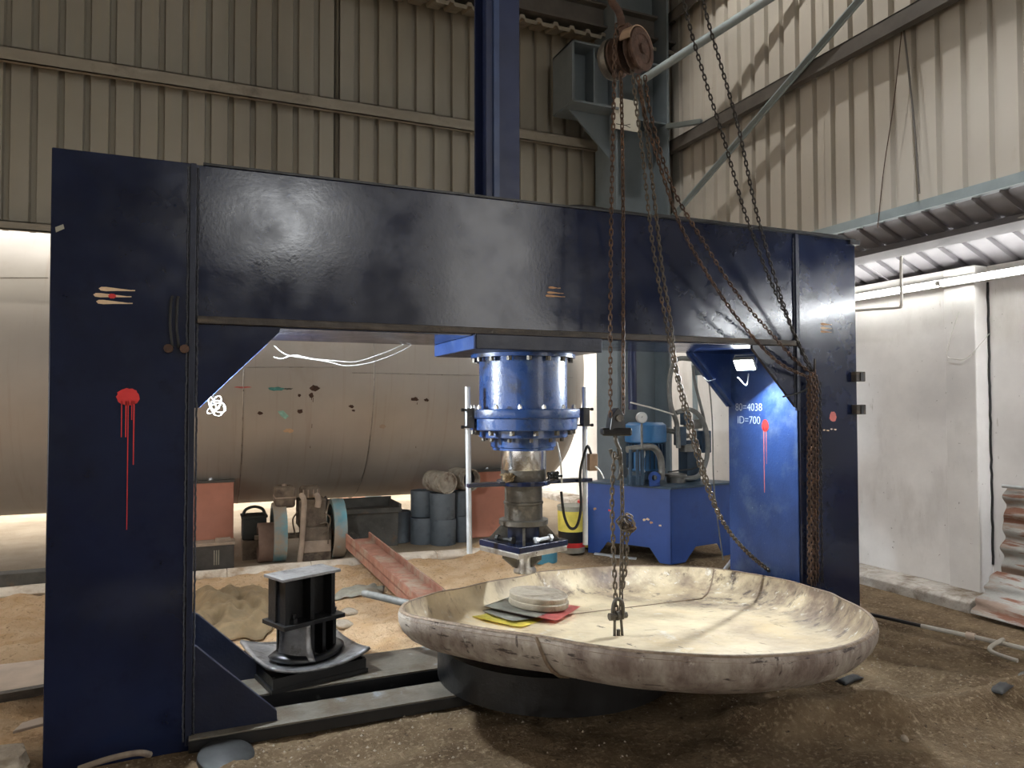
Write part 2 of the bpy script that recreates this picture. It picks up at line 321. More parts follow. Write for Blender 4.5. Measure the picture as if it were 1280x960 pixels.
# ================================================================== SETTING
def seg_d(px, py, a, b):
    ax, ay = a; bx, by = b; t = max(0, min(1, ((px-ax)*(bx-ax)+(py-ay)*(by-ay))/((bx-ax)**2+(by-ay)**2)))
    return sqrt((px-ax-t*(bx-ax))**2+(py-ay-t*(by-ay))**2)
RIDGE = [(2.55, 2.98), (3.2, 2.72), (3.75, 2.62), (4.35, 2.66)]
def sm(v, a, b): t = max(0, min(1, (v-a)/(b-a))); return t*t*(3-2*t)
def gz(x, y):
    n = noise.noise(Vector((x*0.9, y*0.9, 3))); n2 = noise.noise(Vector((x*4.5, y*4.5, 9))); n3 = noise.noise(Vector((x*13, y*13, 1)))
    z = -0.035+0.025*n+0.026*n2+0.012*n3
    if y > 4.55 and y < 7.4:
        k = min(1, (y-4.55)/0.5)*min(1, (7.4-y)/0.2)*max(0, min(1, (3.4-x)/0.5))
        z += k*(0.03+0.035*n+0.025*n2+0.014*n3)
    if y < 4.2:
        d = min(seg_d(x, y, a, b) for a, b in zip(RIDGE, RIDGE[1:]))
        z += 0.13*math.exp(-(d/0.10)**2)*(0.85+0.4*n2)
        d = sqrt((x-3.65)**2+(y-3.25)**2/0.5); z -= 0.05*math.exp(-(d/0.45)**2)
    if -0.9 < x < 4.4 and 3.75 < y < 4.6: z = min(z, -0.03)
    if y > 7.4: z = -0.01+0.01*n
    z += 0.105*sm(x, 2.45, 2.95)*sm(y, 5.3, 5.75)*(1-sm(y, 7.55, 7.9))*(1-sm(x, 5.0, 5.3))
    if x > 5.0: z = max(-0.02, min(z, 0.0))
    if x < -0.7 and y < 4.9:
        z += 0.03*n2+0.03*max(0, n)
    return z
mb = MB()
nx, ny = 215, 232
X0, X1, Y0, Y1 = -2.6, 6.0, 0.8, 8.2
mb.grid(lambda u, v: ((X0+(X1-X0)*u), (Y0+(Y1-Y0)*v), gz(X0+(X1-X0)*u, Y0+(Y1-Y0)*v)), nx, ny)
gm = ground_mat()
mb.build('floor', gm, smooth=180, kind='structure')
mb = MB()
for x0, x1, y0, y1 in ((-16, -2.6, -12, 8.2), (6.0, 10, -12, 8.2), (-2.6, 6.0, -12, 0.8), (-16, 10, 8.2, 45)):
    mb.v((x0, y0, -0.02)); a = [mb.v((x, y, -0.022)) for x, y in ((x0, y0), (x1, y0), (x1, y1), (x0, y1))]; mb.face(a)
for v in [v for v in mb.bm.verts if not v.link_faces]: mb.bm.verts.remove(v)
mb.build('floor_outer', gm, kind='structure')
# pale concrete edge of the sand pit: rough blocks end to end
edge = thing('trim_1', None, None, (0, 7.42, 0), kind='structure')
x = -2.5
k = 0
while x < 2.5:
    w = random.uniform(0.55, 0.95); mb = MB()
    def ef(u, v, x=x, w=w, k=k):
        a = u*2*pi; px = x+v*w
        r = 1+0.18*noise.noise(Vector((px*3, a*1.3, 4)))
        return (px, 7.43+0.10*cos(a)*r, -0.01+0.055*sin(a)*r+0.01*noise.noise(Vector((px*2, 1, 1))))
    mb.grid(ef, 10, 8, True)
    mb.build('kerb_block', M['whitekerb'], edge, smooth=60); x += w+0.006; k += 1

# trapezoidal cladding
def cladding(mb, origin, du, dn, u0, u1, z0, z1, pitch=0.19, gw=0.05, dep=0.03, phase=0.0, cap=True):
    """pans towards the room, ribs going out along dn"""
    o, du, dn = Vector(origin), Vector(du), Vector(dn); pts = [(u0, 0)]
    k = math.floor((u0-phase)/pitch)
    while phase+k*pitch < u1:
        c = phase+k*pitch
        for a, d in ((-gw/2-0.005, 0), (-gw/2+0.005, dep), (gw/2-0.005, dep), (gw/2+0.005, 0)):
            if u0 < c+a < u1: pts.append((c+a, d))
        k += 1
    pts.append((u1, 0))
    lo = [mb.v(o+du*u+dn*d+Vector((0, 0, z0))) for u, d in pts]; hi = [mb.v(o+du*u+dn*d+Vector((0, 0, z1))) for u, d in pts]
    for i in range(len(pts)-1): mb.face([lo[i], lo[i+1], hi[i+1], hi[i]])
    return mb
wb = thing('wall_back', None, None, (0.5, 7.0, 3.0), kind='structure')
xs = [-5.0, -3.98, -2.96, -1.94, -0.92, 0.099, 1.119, 2.139, 3.159, 4.179, 5.06]
for i in range(len(xs)-1):
    mb = MB(); yj = 0.004*(i % 2)
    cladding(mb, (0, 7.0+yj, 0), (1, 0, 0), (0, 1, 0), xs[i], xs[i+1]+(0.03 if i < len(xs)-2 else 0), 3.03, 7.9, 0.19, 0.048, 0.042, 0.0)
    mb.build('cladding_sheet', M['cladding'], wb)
wr = thing('wall_right', None, None, (5.06, 2.0, 3.1), kind='structure')
ys = [-3.2, -2.2, -1.2, -0.2, 0.8, 1.8, 2.8, 3.8, 4.8, 5.8, 6.8, 7.42]
for i in range(len(ys)-1):
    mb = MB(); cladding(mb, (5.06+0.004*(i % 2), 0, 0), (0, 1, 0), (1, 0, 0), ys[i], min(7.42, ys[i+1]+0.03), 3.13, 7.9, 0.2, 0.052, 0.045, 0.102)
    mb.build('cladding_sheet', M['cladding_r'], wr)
# girts
def girt_x(z, y, m, x0=-5.0, x1=5.0, h=0.115):
    mb = MB(); mb.box(x0, x1, y-0.0, y+0.008, z, z+h); mb.box(x0, x1, y, 7.0-0.005, z+h-0.008, z+h); mb.box(x0, x1, y, y+0.05, z, z+0.008)
    return mb
girt_x(4.365, 6.85, M['girt']).build('trim_2', M['girt'], kind='structure')
girt_x(3.015, 6.90, M['girt'], h=0.07).build('trim_3', M['girt'], kind='structure')
mb = MB(); mb.box(-5, 5.05, 6.70, 6.78, 5.62, 5.86); mb.box(-5, 5.05, 6.62, 6.86, 5.85, 5.87); mb.box(-5, 5.05, 6.62, 6.86, 5.61, 5.63)
mb.build('trim_4', M['girt_dark'], kind='structure')
# corrugated ledge under the top beam
mb = MB()
pts = []
x = -5.0
while x < 5.0:
    pts += [(x, 0), (x+0.12, 0), (x+0.137, 0.035), (x+0.172, 0.035)]; x += 0.19
A = [mb.v((x, 6.66, 5.54+h)) for x, h in pts]; B = [mb.v((x, 6.99, 5.62+h)) for x, h in pts]
C2 = [mb.v((x, 6.66, 5.50+h)) for x, h in pts]
for i in range(len(pts)-1): mb.face([A[i], A[i+1], B[i+1], B[i]]); mb.face([C2[i], C2[i+1], A[i+1], A[i]])
mb.build('trim_5', M['girt'], kind='structure', thick=0.004)
# right wall girts: rolled channels
mb = MB(); mb.box(4.91, 4.925, -3, 7.35, 4.50, 4.63); mb.box(4.91, 5.055, -3, 7.35, 4.62, 4.632); mb.box(4.925, 4.985, -3, 7.35, 4.50, 4.51); mb.box(4.90, 4.925, -3, 7.35, 4.495, 4.515)
mb.build('trim_6', M['girt_dark'], kind='structure')
mb = MB(); mb.box(4.91, 4.925, -3, 7.35, 6.0, 6.13); mb.box(4.91, 5.055, -3, 7.35, 6.12, 6.13); mb.build('trim_7', M['girt_dark'], kind='structure')
mb = MB(); mb.box(5.04, 5.056, -3, 7.38, 3.08, 3.155); mb.box(5.056, 5.12, -3, 7.38, 3.08, 3.09)
mb.build('trim_8', M['bracegrey'], kind='structure')
# concrete side wall in three runs, kerb
mb = MB(); mb.box(5.73, 5.98, 4.17, 24, -0.05, 2.715); mb.build('wall_side', M['concrete'], kind='structure')
mb = MB(); mb.box(5.86, 5.98, -3.2, 3.90, -0.05, 2.715); mb.build('wall_side_front', M['concrete'], kind='structure')
mb = MB(); mb.box(5.70, 5.97, 3.90, 4.168, 0.03, 2.715); mb.build('wall_side_pillar', M['concrete'], kind='structure', bevel=0.01)
mb = MB()
mb.prism([(5.73, 3.8, -0.04), (5.42, 3.8, -0.04), (5.43, 3.8, 0.055), (5.47, 3.8, 0.075), (5.73, 3.8, 0.09)], (0, 8, 0))
mb.build('baseboard_right', M['kerb'], kind='structure', bevel=0.01)
mb = MB(); mb.tube([(5.853+random.uniform(-.008, .004), 3.893, 0.3+i*.06) for i in range(39)], .010, 5); mb.build('trim_10', M['blackrub'], kind='structure')
# awning of trapezoidal sheets over the side bay
aw = thing('ceiling_awning', None, None, (5.4, 3.0, 2.9), kind='structure')
def aw_z(x): return 3.075-(x-5.06)*0.475
yv = -3.2
k = 0
while yv < 6.9:
    y1 = min(yv+1.0, 6.95); pts = [(yv, 0)]; kk = math.floor(yv/0.2)
    while kk*0.2 < y1:
        c = kk*0.2+0.05
        for a, d in ((-0.034, 0), (-0.020, 0.032), (0.020, 0.032), (0.034, 0)):
            if yv < c+a < y1: pts.append((c+a, d))
        kk += 1
    pts.append((y1-0.002, 0)); mb = MB()
    A = [mb.v((5.075, y, aw_z(5.075)+d+0.003*(k % 2))) for y, d in pts]; B = [mb.v((6.05, y, aw_z(6.05)+0.035+d+0.003*(k % 2))) for y, d in pts]
    for i in range(len(pts)-1): mb.face([A[i], A[i+1], B[i+1], B[i]])
    mb.build('awning_sheet', M['awning'], aw); yv += 1.0; k += 1
mb = MB(); mb.bar((5.36, -3, aw_z(5.36)-0.04), (5.36, 6.95, aw_z(5.36)-0.04), 0.11, 0.06, (0.43, 0, 0.9)); mb.build('trim_9', M['awning'], kind='structure')
# roof over the shop
rf = MB(); rf.box(-9, 5.2, -9, 7.55, 7.9, 8.0); rf.build('ceiling', M['roof'], kind='structure')
mb = MB(); mb.box(-9, 0.2, -9.1, -9, 0, 8.0); mb.box(0.2, 3.2, -9.1, -9, 0, 4.9); mb.box(0.2, 3.2, -9.1, -9, 6.6, 8.0); mb.box(3.2, 5.2, -9.1, -9, 0, 8.0); mb.build('wall_front', M['cladding'], kind='structure')
mb = MB(); mb.box(-9.1, -9, -9, 7.55, 2.4, 8.0); mb.build('wall_left', M['cladding'], kind='structure')

mb = MB(); mb.box(-9, 5.05, 3.38, 3.40, 6.8, 7.1); mb.box(-9, 5.05, 3.28, 3.72, 7.1, 7.12); mb.box(-9, 5.05, 3.28, 3.72, 6.78, 6.8); mb.box(-9, 5.05, 3.60, 3.62, 6.8, 7.1)
mb.build('trim_11', M['colgrey'], kind='structure')
# steel column with corbel
sc = thing('steel_column', 'tall blue-grey steel column with a crane corbel in the shed corner', 'column', (4.25, 6.65, 0))
mb = MB(); mb.box(3.92, 3.945, 6.47, 6.90, 0, 7.9); mb.build('flange', M['colgrey'], sc)
mb = MB(); mb.box(4.565, 4.59, 6.47, 6.90, 0, 7.9); mb.build('flange', M['colgrey'], sc)
mb = MB(); mb.box(3.945, 4.565, 6.74, 6.76, 0, 7.9); mb.build('web', M['colgrey'], sc)
cb = MB(); cb.box(3.40, 3.92, 6.62, 6.64, 4.67, 5.26).build('corbel_web', M['colgrey'], sc)
mb = MB(); mb.box(3.375, 3.40, 6.40, 6.84, 4.66, 5.28); mb.build('corbel_end_plate', M['colgrey'], sc)
mb = MB(); mb.box(3.375, 3.92, 6.40, 6.84, 5.26, 5.28); mb.build('corbel_top_plate', M['colgrey'], sc)
mb = MB(); mb.box(3.39, 3.92, 6.40, 6.84, 4.65, 4.672); mb.build('corbel_bottom_plate', M['colgrey'], sc)
mb = MB(); mb.box(3.645, 3.66, 6.44, 6.80, 4.67, 5.26); mb.build('corbel_stiffener', M['colgrey'], sc)
mb = MB(); mb.prism([(3.45, 6.60, 4.65), (3.92, 6.60, 4.65), (3.92, 6.60, 4.20)], (0, 0.02, 0)); mb.build('corbel_gusset', M['colgrey'], sc)
mb = MB(); mb.box(3.945, 4.565, 6.50, 6.74, 4.62, 4.64); mb.build('stiffener_plate', M['colgrey'], sc)
mb = MB(); mb.box(3.945, 4.565, 6.50, 6.74, 5.25, 5.27); mb.build('stiffener_plate', M['colgrey'], sc)

# braces
tb = MB(); tb.cyl((4.40, 6.78, 5.17), (4.98, 4.99, 5.49), 0.045, n=16)
tb.build('tube_brace', M['bracegrey'], smooth=40, label='round pale blue-grey tube brace rising from the steel column to the upper right wall', cat='brace')
mb = MB(); mb.bar((4.86, 6.80, 3.72), (4.86, 1.55, 6.087), 0.012, 0.07, (1, 0, 0.0)); mb.bar((4.885, 6.80, 3.72), (4.885, 1.55, 6.087), 0.05, 0.01, (1, 0, 0))
mb.build('angle_brace', M['bracegrey'], label='straight blue-grey angle brace slanting across the right-hand cladding', cat='brace')
mb = MB(); mb.bar((4.80, 6.81, 4.746), (4.96, 6.40, 4.68), 0.05, 0.05); mb.build('tie_bar', M['bracegrey'], label='short grey tie bar between steel column and right wall girt', cat='bar')

# blue crane post on the press
cp = thing('blue_post', 'dark blue H-section steel post rising from the top of the press', 'post', (1.68, 4.2, 2.775))
MB().box(1.57, 1.79, 4.10, 4.118, 2.775, 7.9).build('front_flange', M['colblue'], cp)
MB().box(1.57, 1.79, 4.30, 4.318, 2.775, 7.9).build('rear_flange', M['colblue'], cp)
MB().box(1.62, 1.635, 4.118, 4.30, 2.775, 7.9).build('web', M['colblue'], cp)
MB().box(1.612, 1.648, 4.082, 4.10, 2.775, 7.9).build('cover_strip', M['coverblue'], cp)

# the rear wall, its rails and the column stand a little farther back
def recede(o, k):
    o.location = EYE+(o.location-EYE)*k; o.scale = (k, k, k); bpy.context.view_layer.update()
for nm in ('wall_back', 'trim_2', 'trim_3', 'trim_4', 'trim_5', 'steel_column'): recede(bpy.data.objects[nm], 1.054)

# ================================================================== THE PRESS
PF, PB = 3.82, 4.55            # front and back faces
XL0, XL1, XR0, XR1 = -0.655, -0.06, 3.765, 4.305
ZB, ZT = 1.985, 2.775
press = thing('hydraulic_press', 'large dark navy four-plate gantry press straddling the cream dish', 'press', (1.83, 4.18, 0))
MB().box(XL0, XL1, PF, PB, -0.05, ZT).build('column', M['press'], press, bevel=0.006)
mb = MB(); mb.box(XR0+0.004, XR1, PF, PB, -0.05, ZT)
mb.build('column', M['press'], press, bevel=0.006)
MB().box(XR0-0.004, XR0+0.004, PF+0.02, PB, -0.03, ZB+0.02).build('lit_inner_face', M['press_lit'], press, label='inner column face, lit look put into its brighter blue')  # thin skin over the column side, coloured as if under the floodlight
MB().box(XL1, XR0, PF+0.004, PB, ZB, ZT-0.004).build('beam', M['press'], press)
# vertical edge bars and weld beads at the joints
for x, zb in ((-0.065, -0.02), (3.745, 1.55)):
    b = MB().box(x-0.012, x+0.016, PF-0.014, PF+0.01, zb, ZT-0.003).build('edge_bar', M['navy_dark'], press, bevel=0.003)
    for dx in (-0.020, 0.024):
        w = MB(); z = zb+0.02
        P_ = []
        while z < ZT-0.02:
            P_.append((x+dx+random.uniform(-.002, .002), PF-0.002, z)); z += 0.018
        w.tube(P_, 0.005, 6); w.build('weld_bead', M['weld'], b, smooth=60)
MB().box(XL1+0.02, XR0-0.02, PF-0.022, PF+0.02, 1.993, 2.030).build('lower_flange', M['steel_edge'], press, bevel=0.004, label='rusty lower flange bar')
MB().box(-0.02, XR1, PF-0.008, PF+0.012, ZT-0.004, ZT+0.008).build('top_flange', M['black'], press)
MB().box(2.6, 4.19, PF-0.02, PF+0.03, ZT, ZT+0.018).build('top_strip', M['black'], press)
MB().box(4.24, 4.335, PF-0.02, PF+0.06, ZT-0.035, ZT-0.005).build('top_lug', M['black'], press)
# gussets: two plates at each upper corner, two at the foot
for y, m in ((PF, 'press'), (PB-0.03, 'press_lit')):  # rear gussets take the lit copy of the paint
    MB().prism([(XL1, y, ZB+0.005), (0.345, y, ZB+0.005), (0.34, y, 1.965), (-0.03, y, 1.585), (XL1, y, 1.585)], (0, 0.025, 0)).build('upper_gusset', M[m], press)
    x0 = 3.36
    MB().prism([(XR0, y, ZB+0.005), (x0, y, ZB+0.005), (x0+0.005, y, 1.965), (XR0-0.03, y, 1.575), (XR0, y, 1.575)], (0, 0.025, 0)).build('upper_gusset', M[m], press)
for s_, a in ((-1, XL1), (1, XR0)):
    d = -s_
    MB().prism([(a, PF+0.03, 1.56), (a+d*0.008, PF+0.03, 1.56), (a+d*0.42, PF+0.03, 1.975), (a+d*0.40, PF+0.03, 1.985), (a, PF+0.03, 1.62)], (0, 0.001, 0)) if False else None
MB().prism([(XR0, PB-0.07, 1.60), (XR0-0.012, PB-0.07, 1.585), (3.375, PB-0.07, 1.985), (3.40, PB-0.07, 1.985)], (0, 0.09, 0)).build('gusset_rim', M['press_lit'], press)
for y in (PF, 4.40):
    MB().prism([(XL1, y, -0.02), (0.345, y, -0.02), (0.34, y, 0.075), (-0.03, y, 0.44), (XL1, y, 0.455)], (0, 0.028, 0)).build('foot_gusset', M['navy_dark'], press, bevel=0.002)
for y in (PF, PB-0.03):
    MB().prism([(XR0, y, -0.02), (3.60, y, -0.02), (3.60, y, 0.075), (XR0-0.03, y, 0.30), (XR0, y, 0.32)], (0, 0.028, 0)).build('foot_gusset', M['navy_dark'], press, bevel=0.002)
# bottom cross members
b_ = MB().box(XL1, XR0, PF-0.06, PF+0.17, -0.035, 0.020).build('base_beam', M['black'], press)
MB().box(XL1, XR0, PF-0.055, PF+0.165, 0.0205, 0.028).build('top_skin', M['plank'], b_, label='scuffed front top face')
b_ = MB().box(XL1, XR0, 4.14, PB, -0.035, 0.037).build('base_beam', M['black'], press)
MB().box(XL1, XR0, 4.145, PB, 0.0375, 0.045).build('top_skin', M['plank'], b_, label='dusty rear top face')
MB().box(XL1, XR0, PF+0.17, 4.14, -0.06, -0.030).build('base_web', M['black'], press)

def decal(name, pts, m, parent, y=PF-0.0015, **k):
    mb = MB(); mb.prism([(x, y, z) for x, z in pts], (0, 0.0012, 0)); return mb.build(name, m, parent, **k)
def blob(cx, cz, rx, rz, n=20, j=0.12):
    return [(cx+rx*(1+random.uniform(-j, j))*cos(2*pi*i/n), cz+rz*(1+random.uniform(-j, j))*sin(2*pi*i/n)) for i in range(n)]
def smear(x0, x1, z, h):
    return [(x0, z+h*.1), (x0+.01, z+h*.5), (x0+.03, z+h*.55), ((x0+x1)/2, z+h*.35), (x1-.02, z+.1*h), (x1, z+h*.15), (x1, z-.1*h), (x1-.03, z-.2*h), ((x0+x1)/2, z-h*.3), (x0+.03, z-h*.5), (x0+.008, z-h*.4)]
# three cream finger strokes and red dots
for x0, x1, z in ((-0.46, -0.31, 2.138), (-0.482, -0.325, 2.108), (-0.47, -0.32, 2.077)):
    decal('paint_stroke', smear(x0, x1, z, 0.019), M['cream'], press, label='cream finger stroke')
decal('paint_spot', blob(-0.405, 2.107, 0.016, 0.011), M['red'], press, y=PF-0.003)
decal('paint_spot', blob(-0.335, 1.638, 0.047, 0.042, 26, 0.1), M['red'], press, label='dripping red paint dot')
for x, z1, w in ((-0.36, 1.45, .0022), (-0.342, 1.45, .003), (-0.333, 1.02, .0022), (-0.318, 1.53, .0022), (-0.309, 1.32, .003)):
    decal('paint_drip', [(x-w, 1.62), (x+w, 1.62), (x+w*.7, z1), (x-w*.7, z1)], M['red'], press)
for i, (x0, x1, z) in enumerate(((1.84, 1.95, 2.255), (1.83, 1.96, 2.235), (1.85, 1.93, 2.285))):
    decal('paint_stroke', smear(x0, x1, z, 0.013), M['ochre'], press, y=PF-0.0005+0.004-0.003)
for z in (2.155, 2.128, 2.102):
    decal('paint_stroke', smear(3.965, 4.07, z, 0.016), M['ochre'] if z != 2.128 else M['cream'], press)
decal('paint_spot', blob(4.07, 1.505, 0.032, 0.036, 22), M['redpink'], press)
for i in range(4):
    decal('paint_speck', blob(3.985+i*0.035, 1.415+random.uniform(-.006, .006), 0.012, 0.005, 8, .4), M['cream'], press)
mb = MB(); mb.prism([(-0.633, PF-0.002, 2.385), (-0.60, PF-0.002, 2.405), (-0.605, PF-0.002, 2.425), (-0.636, PF-0.002, 2.408)], (0, .0015, 0)); mb.build('sticker', M['greyplate'], press)
# marks and chalk writing on the inner column face
def decal_x(name, pts, m, x=3.7595, **k):
    mb = MB(); mb.prism([(x, y, z) for y, z in pts], (0.001, 0, 0)); return mb.build(name, m, press, **k)
decal_x('paint_spot', [(4.15+0.035*cos(a), 1.435+0.04*sin(a)*(1+.2*(sin(a) > 0))) for a in [2*pi*i/18 for i in range(18)]], M['red'])
for y, z1, w in ((4.165, 0.95, .004), (4.140, 1.16, .003)):
    decal_x('paint_drip', [(y-w, 1.42), (y+w, 1.42), (y+w*.6, z1), (y-w*.6, z1)], M['redpink'])
def text(name, body, size, m, parent, origin, xdir, ydir, **k):
    cu = bpy.data.curves.new(name, 'FONT'); cu.body = body; cu.size = size; cu.extrude = 0.0004; cu.offset = -0.0012; cu.materials.append(m)
    o = bpy.data.objects.new(name, cu); COL.objects.link(o); o.parent = parent
    xd, yd = Vector(xdir), Vector(ydir); zd = xd.cross(yd); p = Vector(origin)-LOC[parent.name]
    o.matrix_local = Matrix(((xd.x, yd.x, zd.x, p.x), (xd.y, yd.y, zd.y, p.y), (xd.z, yd.z, zd.z, p.z), (0, 0, 0, 1)))
    me = bpy.data.meshes.new_from_object(o.evaluated_get(bpy.context.evaluated_depsgraph_get())); mw = o.matrix_local.copy(); bpy.data.objects.remove(o)
    o = bpy.data.objects.new(name, me); COL.objects.link(o); o.parent = parent; o.matrix_local = mw
    return props(o, **k)
text('chalk_writing', '80=4038', 0.082, M['chalk'], press, (3.7592, 4.47, 1.545), (0, -1, 0.0), (0, 0, 1), label='faint chalk writing')
text('chalk_writing', 'ID=700', 0.082, M['chalk'], press, (3.7592, 4.45, 1.448), (0, -1, 0.0), (0, 0, 1), label='faint chalk writing')
# hinge lugs at right edge, top chain hook, loose handle at left
for z in (1.79, 1.555):
    l = MB().box(XR1-0.055, XR1+0.035, PF-0.045, PF+0.0, z-0.035, z+0.035).build('hinge_lug', M['steel_edge'], press, bevel=0.004)
    MB().box(XR1-0.02, XR1+0.005, PF-0.052, PF-0.045, z-0.028, z+0.028).build('slot', M['black'], l)
mb = MB(); mb.tube(spline([(-0.150, PF-0.004, 2.12), (-0.155, PF-0.018, 2.09), (-0.158, PF-0.02, 1.98), (-0.150, PF-0.018, 1.90), (-0.145, PF-0.012, 1.875)]), 0.006, 8)
mb.tube(spline([(-0.125, PF-0.004, 2.12), (-0.128, PF-0.018, 2.09), (-0.130, PF-0.02, 1.98), (-0.122, PF-0.018, 1.90), (-0.12, PF-0.012, 1.875)]), 0.006, 8)
mb.build('rubber_loop', M['blackrub'], press, smooth=60)
for x in (-0.165, -0.095): MB().cyl((x, PF-0.03, 1.868), (x, PF, 1.868), 0.021, n=10).build('stud', M['rust'], press)
mb = MB(); mb.tube(spline([(3.845, PF, 1.83), (3.845, PF-0.05, 1.83), (3.845, PF-0.06, 1.87), (3.845, PF-0.06, 1.905)]), 0.009, 8); mb.build('chain_hook', M['dark_chain'], press, smooth=60)
MB().tube(spline([(3.845, PF-0.03, 1.78), (3.80, PF-0.03, 1.70), (3.73, PF-0.02, 1.67), (3.60, PF-0.02, 1.645)]), 0.006, 6).build('cable', M['blackrub'], press, smooth=60)
# dark lifting plate and hose on the top edge
MB().tube(spline([(1.95, 4.0, ZT), (2.0, 3.95, ZT+.02), (2.1, 3.88, ZT+.025), (2.35, 3.86, ZT+.015), (2.6, 3.86, ZT+.012)]), 0.016, 8).build('top_hose', M['blackrub'], press, smooth=60)

# ---- cylinder hung under the beam
CX, CY = 1.845, 4.18
mp = MB().box(1.38, 2.185, PF-0.045, PB-0.02, 1.907, ZB+0.008).build('mount_plate', M['navy_dark'], press, bevel=0.005)
MB().box(1.37, 1.38, PF-0.04, PB-0.02, 1.91, ZB-0.002).build('lit_end_face', M['press_lit'], mp)  # left face of the mount block, its lit look painted in
def bolts(parent, R, z, n, rb, h, m, ph=0):
    proto = None
    for i in range(n):
        a = ph+2*pi*i/n; p = Vector((CX+R*cos(a), CY+R*sin(a), z))
        if proto is None:
            mb = MB(); mb.cyl(p, p+Vector((0, 0, h)), rb, n=6); mb.cyl(p+Vector((0, 0, h)), p+Vector((0, 0, h*1.5)), rb*.55, n=8)
            proto = mb.build('bolt', m, parent); p0 = p
        else: clone(proto, parent, p-p0)
cyl = MB(); cyl.lathe((CX, CY, 0), (0, 0, 1), [(0, 1.907), (0.33, 1.907), (0.33, 1.885), (0.277, 1.885), (0.277, 1.565), (0, 1.565)], 64)
cyl = cyl.build('cylinder', M['cylblue'], press, smooth=40)
bolts(cyl, 0.305, 1.860, 16, 0.017, 0.026, M['greasy'], 0.1)
fl = MB(); fl.lathe((CX, CY, 0), (0, 0, 1), [(0, 1.57), (0.352, 1.57), (0.356, 1.565), (0.356, 1.518), (0.352, 1.513), (0.340, 1.513), (0.340, 1.445), (0.335, 1.44), (0, 1.44)], 64)
fl = fl.build('clamp_flange', M['cylblue'], press, smooth=40, bevel=0.002)
bolts(fl, 0.325, 1.572, 14, 0.013, 0.016, M['steel'], 0.2); bolts(fl, 0.315, 1.412, 14, 0.017, 0.026, M['greasy'], 0.05)
gl = MB(); gl.lathe((CX, CY, 0), (0, 0, 1), [(0, 1.442), (0.28, 1.442), (0.28, 1.398), (0.275, 1.393), (0.205, 1.393), (0.205, 1.335), (0.195, 1.33), (0.195, 1.315), (0, 1.315)], 56)
gl = gl.build('gland', M['cylblue'], press, smooth=40)
bolts(gl, 0.252, 1.370, 12, 0.013, 0.022, M['greasy'], 0.3)
rm = MB(); rm.lathe((CX, CY, 0), (0, 0, 1), [(0, 1.32), (0.143, 1.32), (0.143, 1.195), (0.141, 1.19), (0, 1.19)], 48); rm = rm.build('piston', M['chrome'], press, smooth=40)
nz_ = MB(); nz_.lathe((CX, CY, 0), (0, 0, 1), [(0, 1.192), (0.142, 1.192), (0.142, 1.15), (0.128, 1.10), (0.128, 1.085), (0, 1.085)], 48); nz_.build('piston_nose', M['greasy'], press, smooth=40)
cb_ = MB(); cb_.box(1.455, 2.30, CY-0.075, CY+0.0, 1.098, 1.122); cb_.lathe((CX, CY, 0), (0, 0, 1), [(0, 1.124), (0.17, 1.124), (0.17, 1.096), (0, 1.096)], 40)
cb_ = cb_.build('cross_bar', M['press'], press, bevel=0.004)
ad = MB(); ad.lathe((CX, CY, 0), (0, 0, 1), [(0, 1.096), (0.118, 1.096), (0.118, 0.995), (0.125, 0.99), (0.125, 0.978), (0.120, 0.974), (0.120, 0.885), (0.154, 0.88), (0.154, 0.852), (0.148, 0.848), (0.135, 0.845), (0, 0.845)], 48)
ad.build('adaptor', M['greasy'], press, smooth=40)
# bolted tool cone under the adaptor
tc_ = MB(); tc_.lathe((CX, CY, 0), (0, 0, 1), [(0, 0.848), (0.10, 0.848), (0.10, 0.75), (0, 0.75)], 32); tc_ = tc_.build('tool_head', M['navy_dark'], press, smooth=40)
for i in range(4):
    a = pi/4+radians(22)+i*pi/2; d = Vector((cos(a), sin(a), 0))
    c0 = Vector((CX, CY, 0)); mb = MB()
    n_ = d.cross(Vector((0, 0, 1)))
    mb.prism([c0+d*0.08+Vector((0, 0, .845))-n_*.008, c0+d*0.14+Vector((0, 0, .845))-n_*.008, c0+d*0.225+Vector((0, 0, .752))-n_*.008, c0+d*0.08+Vector((0, 0, .752))-n_*.008], n_*0.016)
    mb.build('rib', M['greasy'], tc_)
for i in range(4):
    a = radians(22)+i*pi/2+(0.0); d = Vector((cos(a), sin(a), 0)); n_ = d.cross(Vector((0, 0, 1))); p = Vector((CX, CY, 0))+d*0.165
    mb = MB(); mb.cyl(p+n_*-0.06+Vector((0, 0, .775)), p+n_*0.06+Vector((0, 0, .775)), 0.012, n=10); mb.cyl(p+n_*-0.075+Vector((0, 0, .775)), p+n_*-0.055+Vector((0, 0, .775)), 0.022, n=6); mb.cyl(p+n_*0.05+Vector((0, 0, .775)), p+n_*0.07+Vector((0, 0, .775)), 0.02, n=6)
    mb.build('clamp_bolt', M['zinc'] if i != 2 else M['blackrub'], tc_)
R22 = Matrix.Translation((CX, CY, 0)) @ Matrix.Rotation(radians(18), 4, 'Z')
MB(R22).box(-0.205, 0.205, -0.19, 0.19, 0.715, 0.752).build('tool_plate', M['press'], press, bevel=0.004)
MB(R22).box(-0.205, 0.20, -0.185, 0.185, 0.682, 0.714).build('tool_plate', M['steel'], press, bevel=0.004)
pn = MB(); pn.lathe((CX+.0, CY-0.02, 0), (0, 0, 1), [(0, 0.685), (0.062, 0.685), (0.060, 0.585), (0.072, 0.565), (0.070, 0.552), (0, 0.548)], 32); pn.build('punch', M['steel'], press, smooth=40)
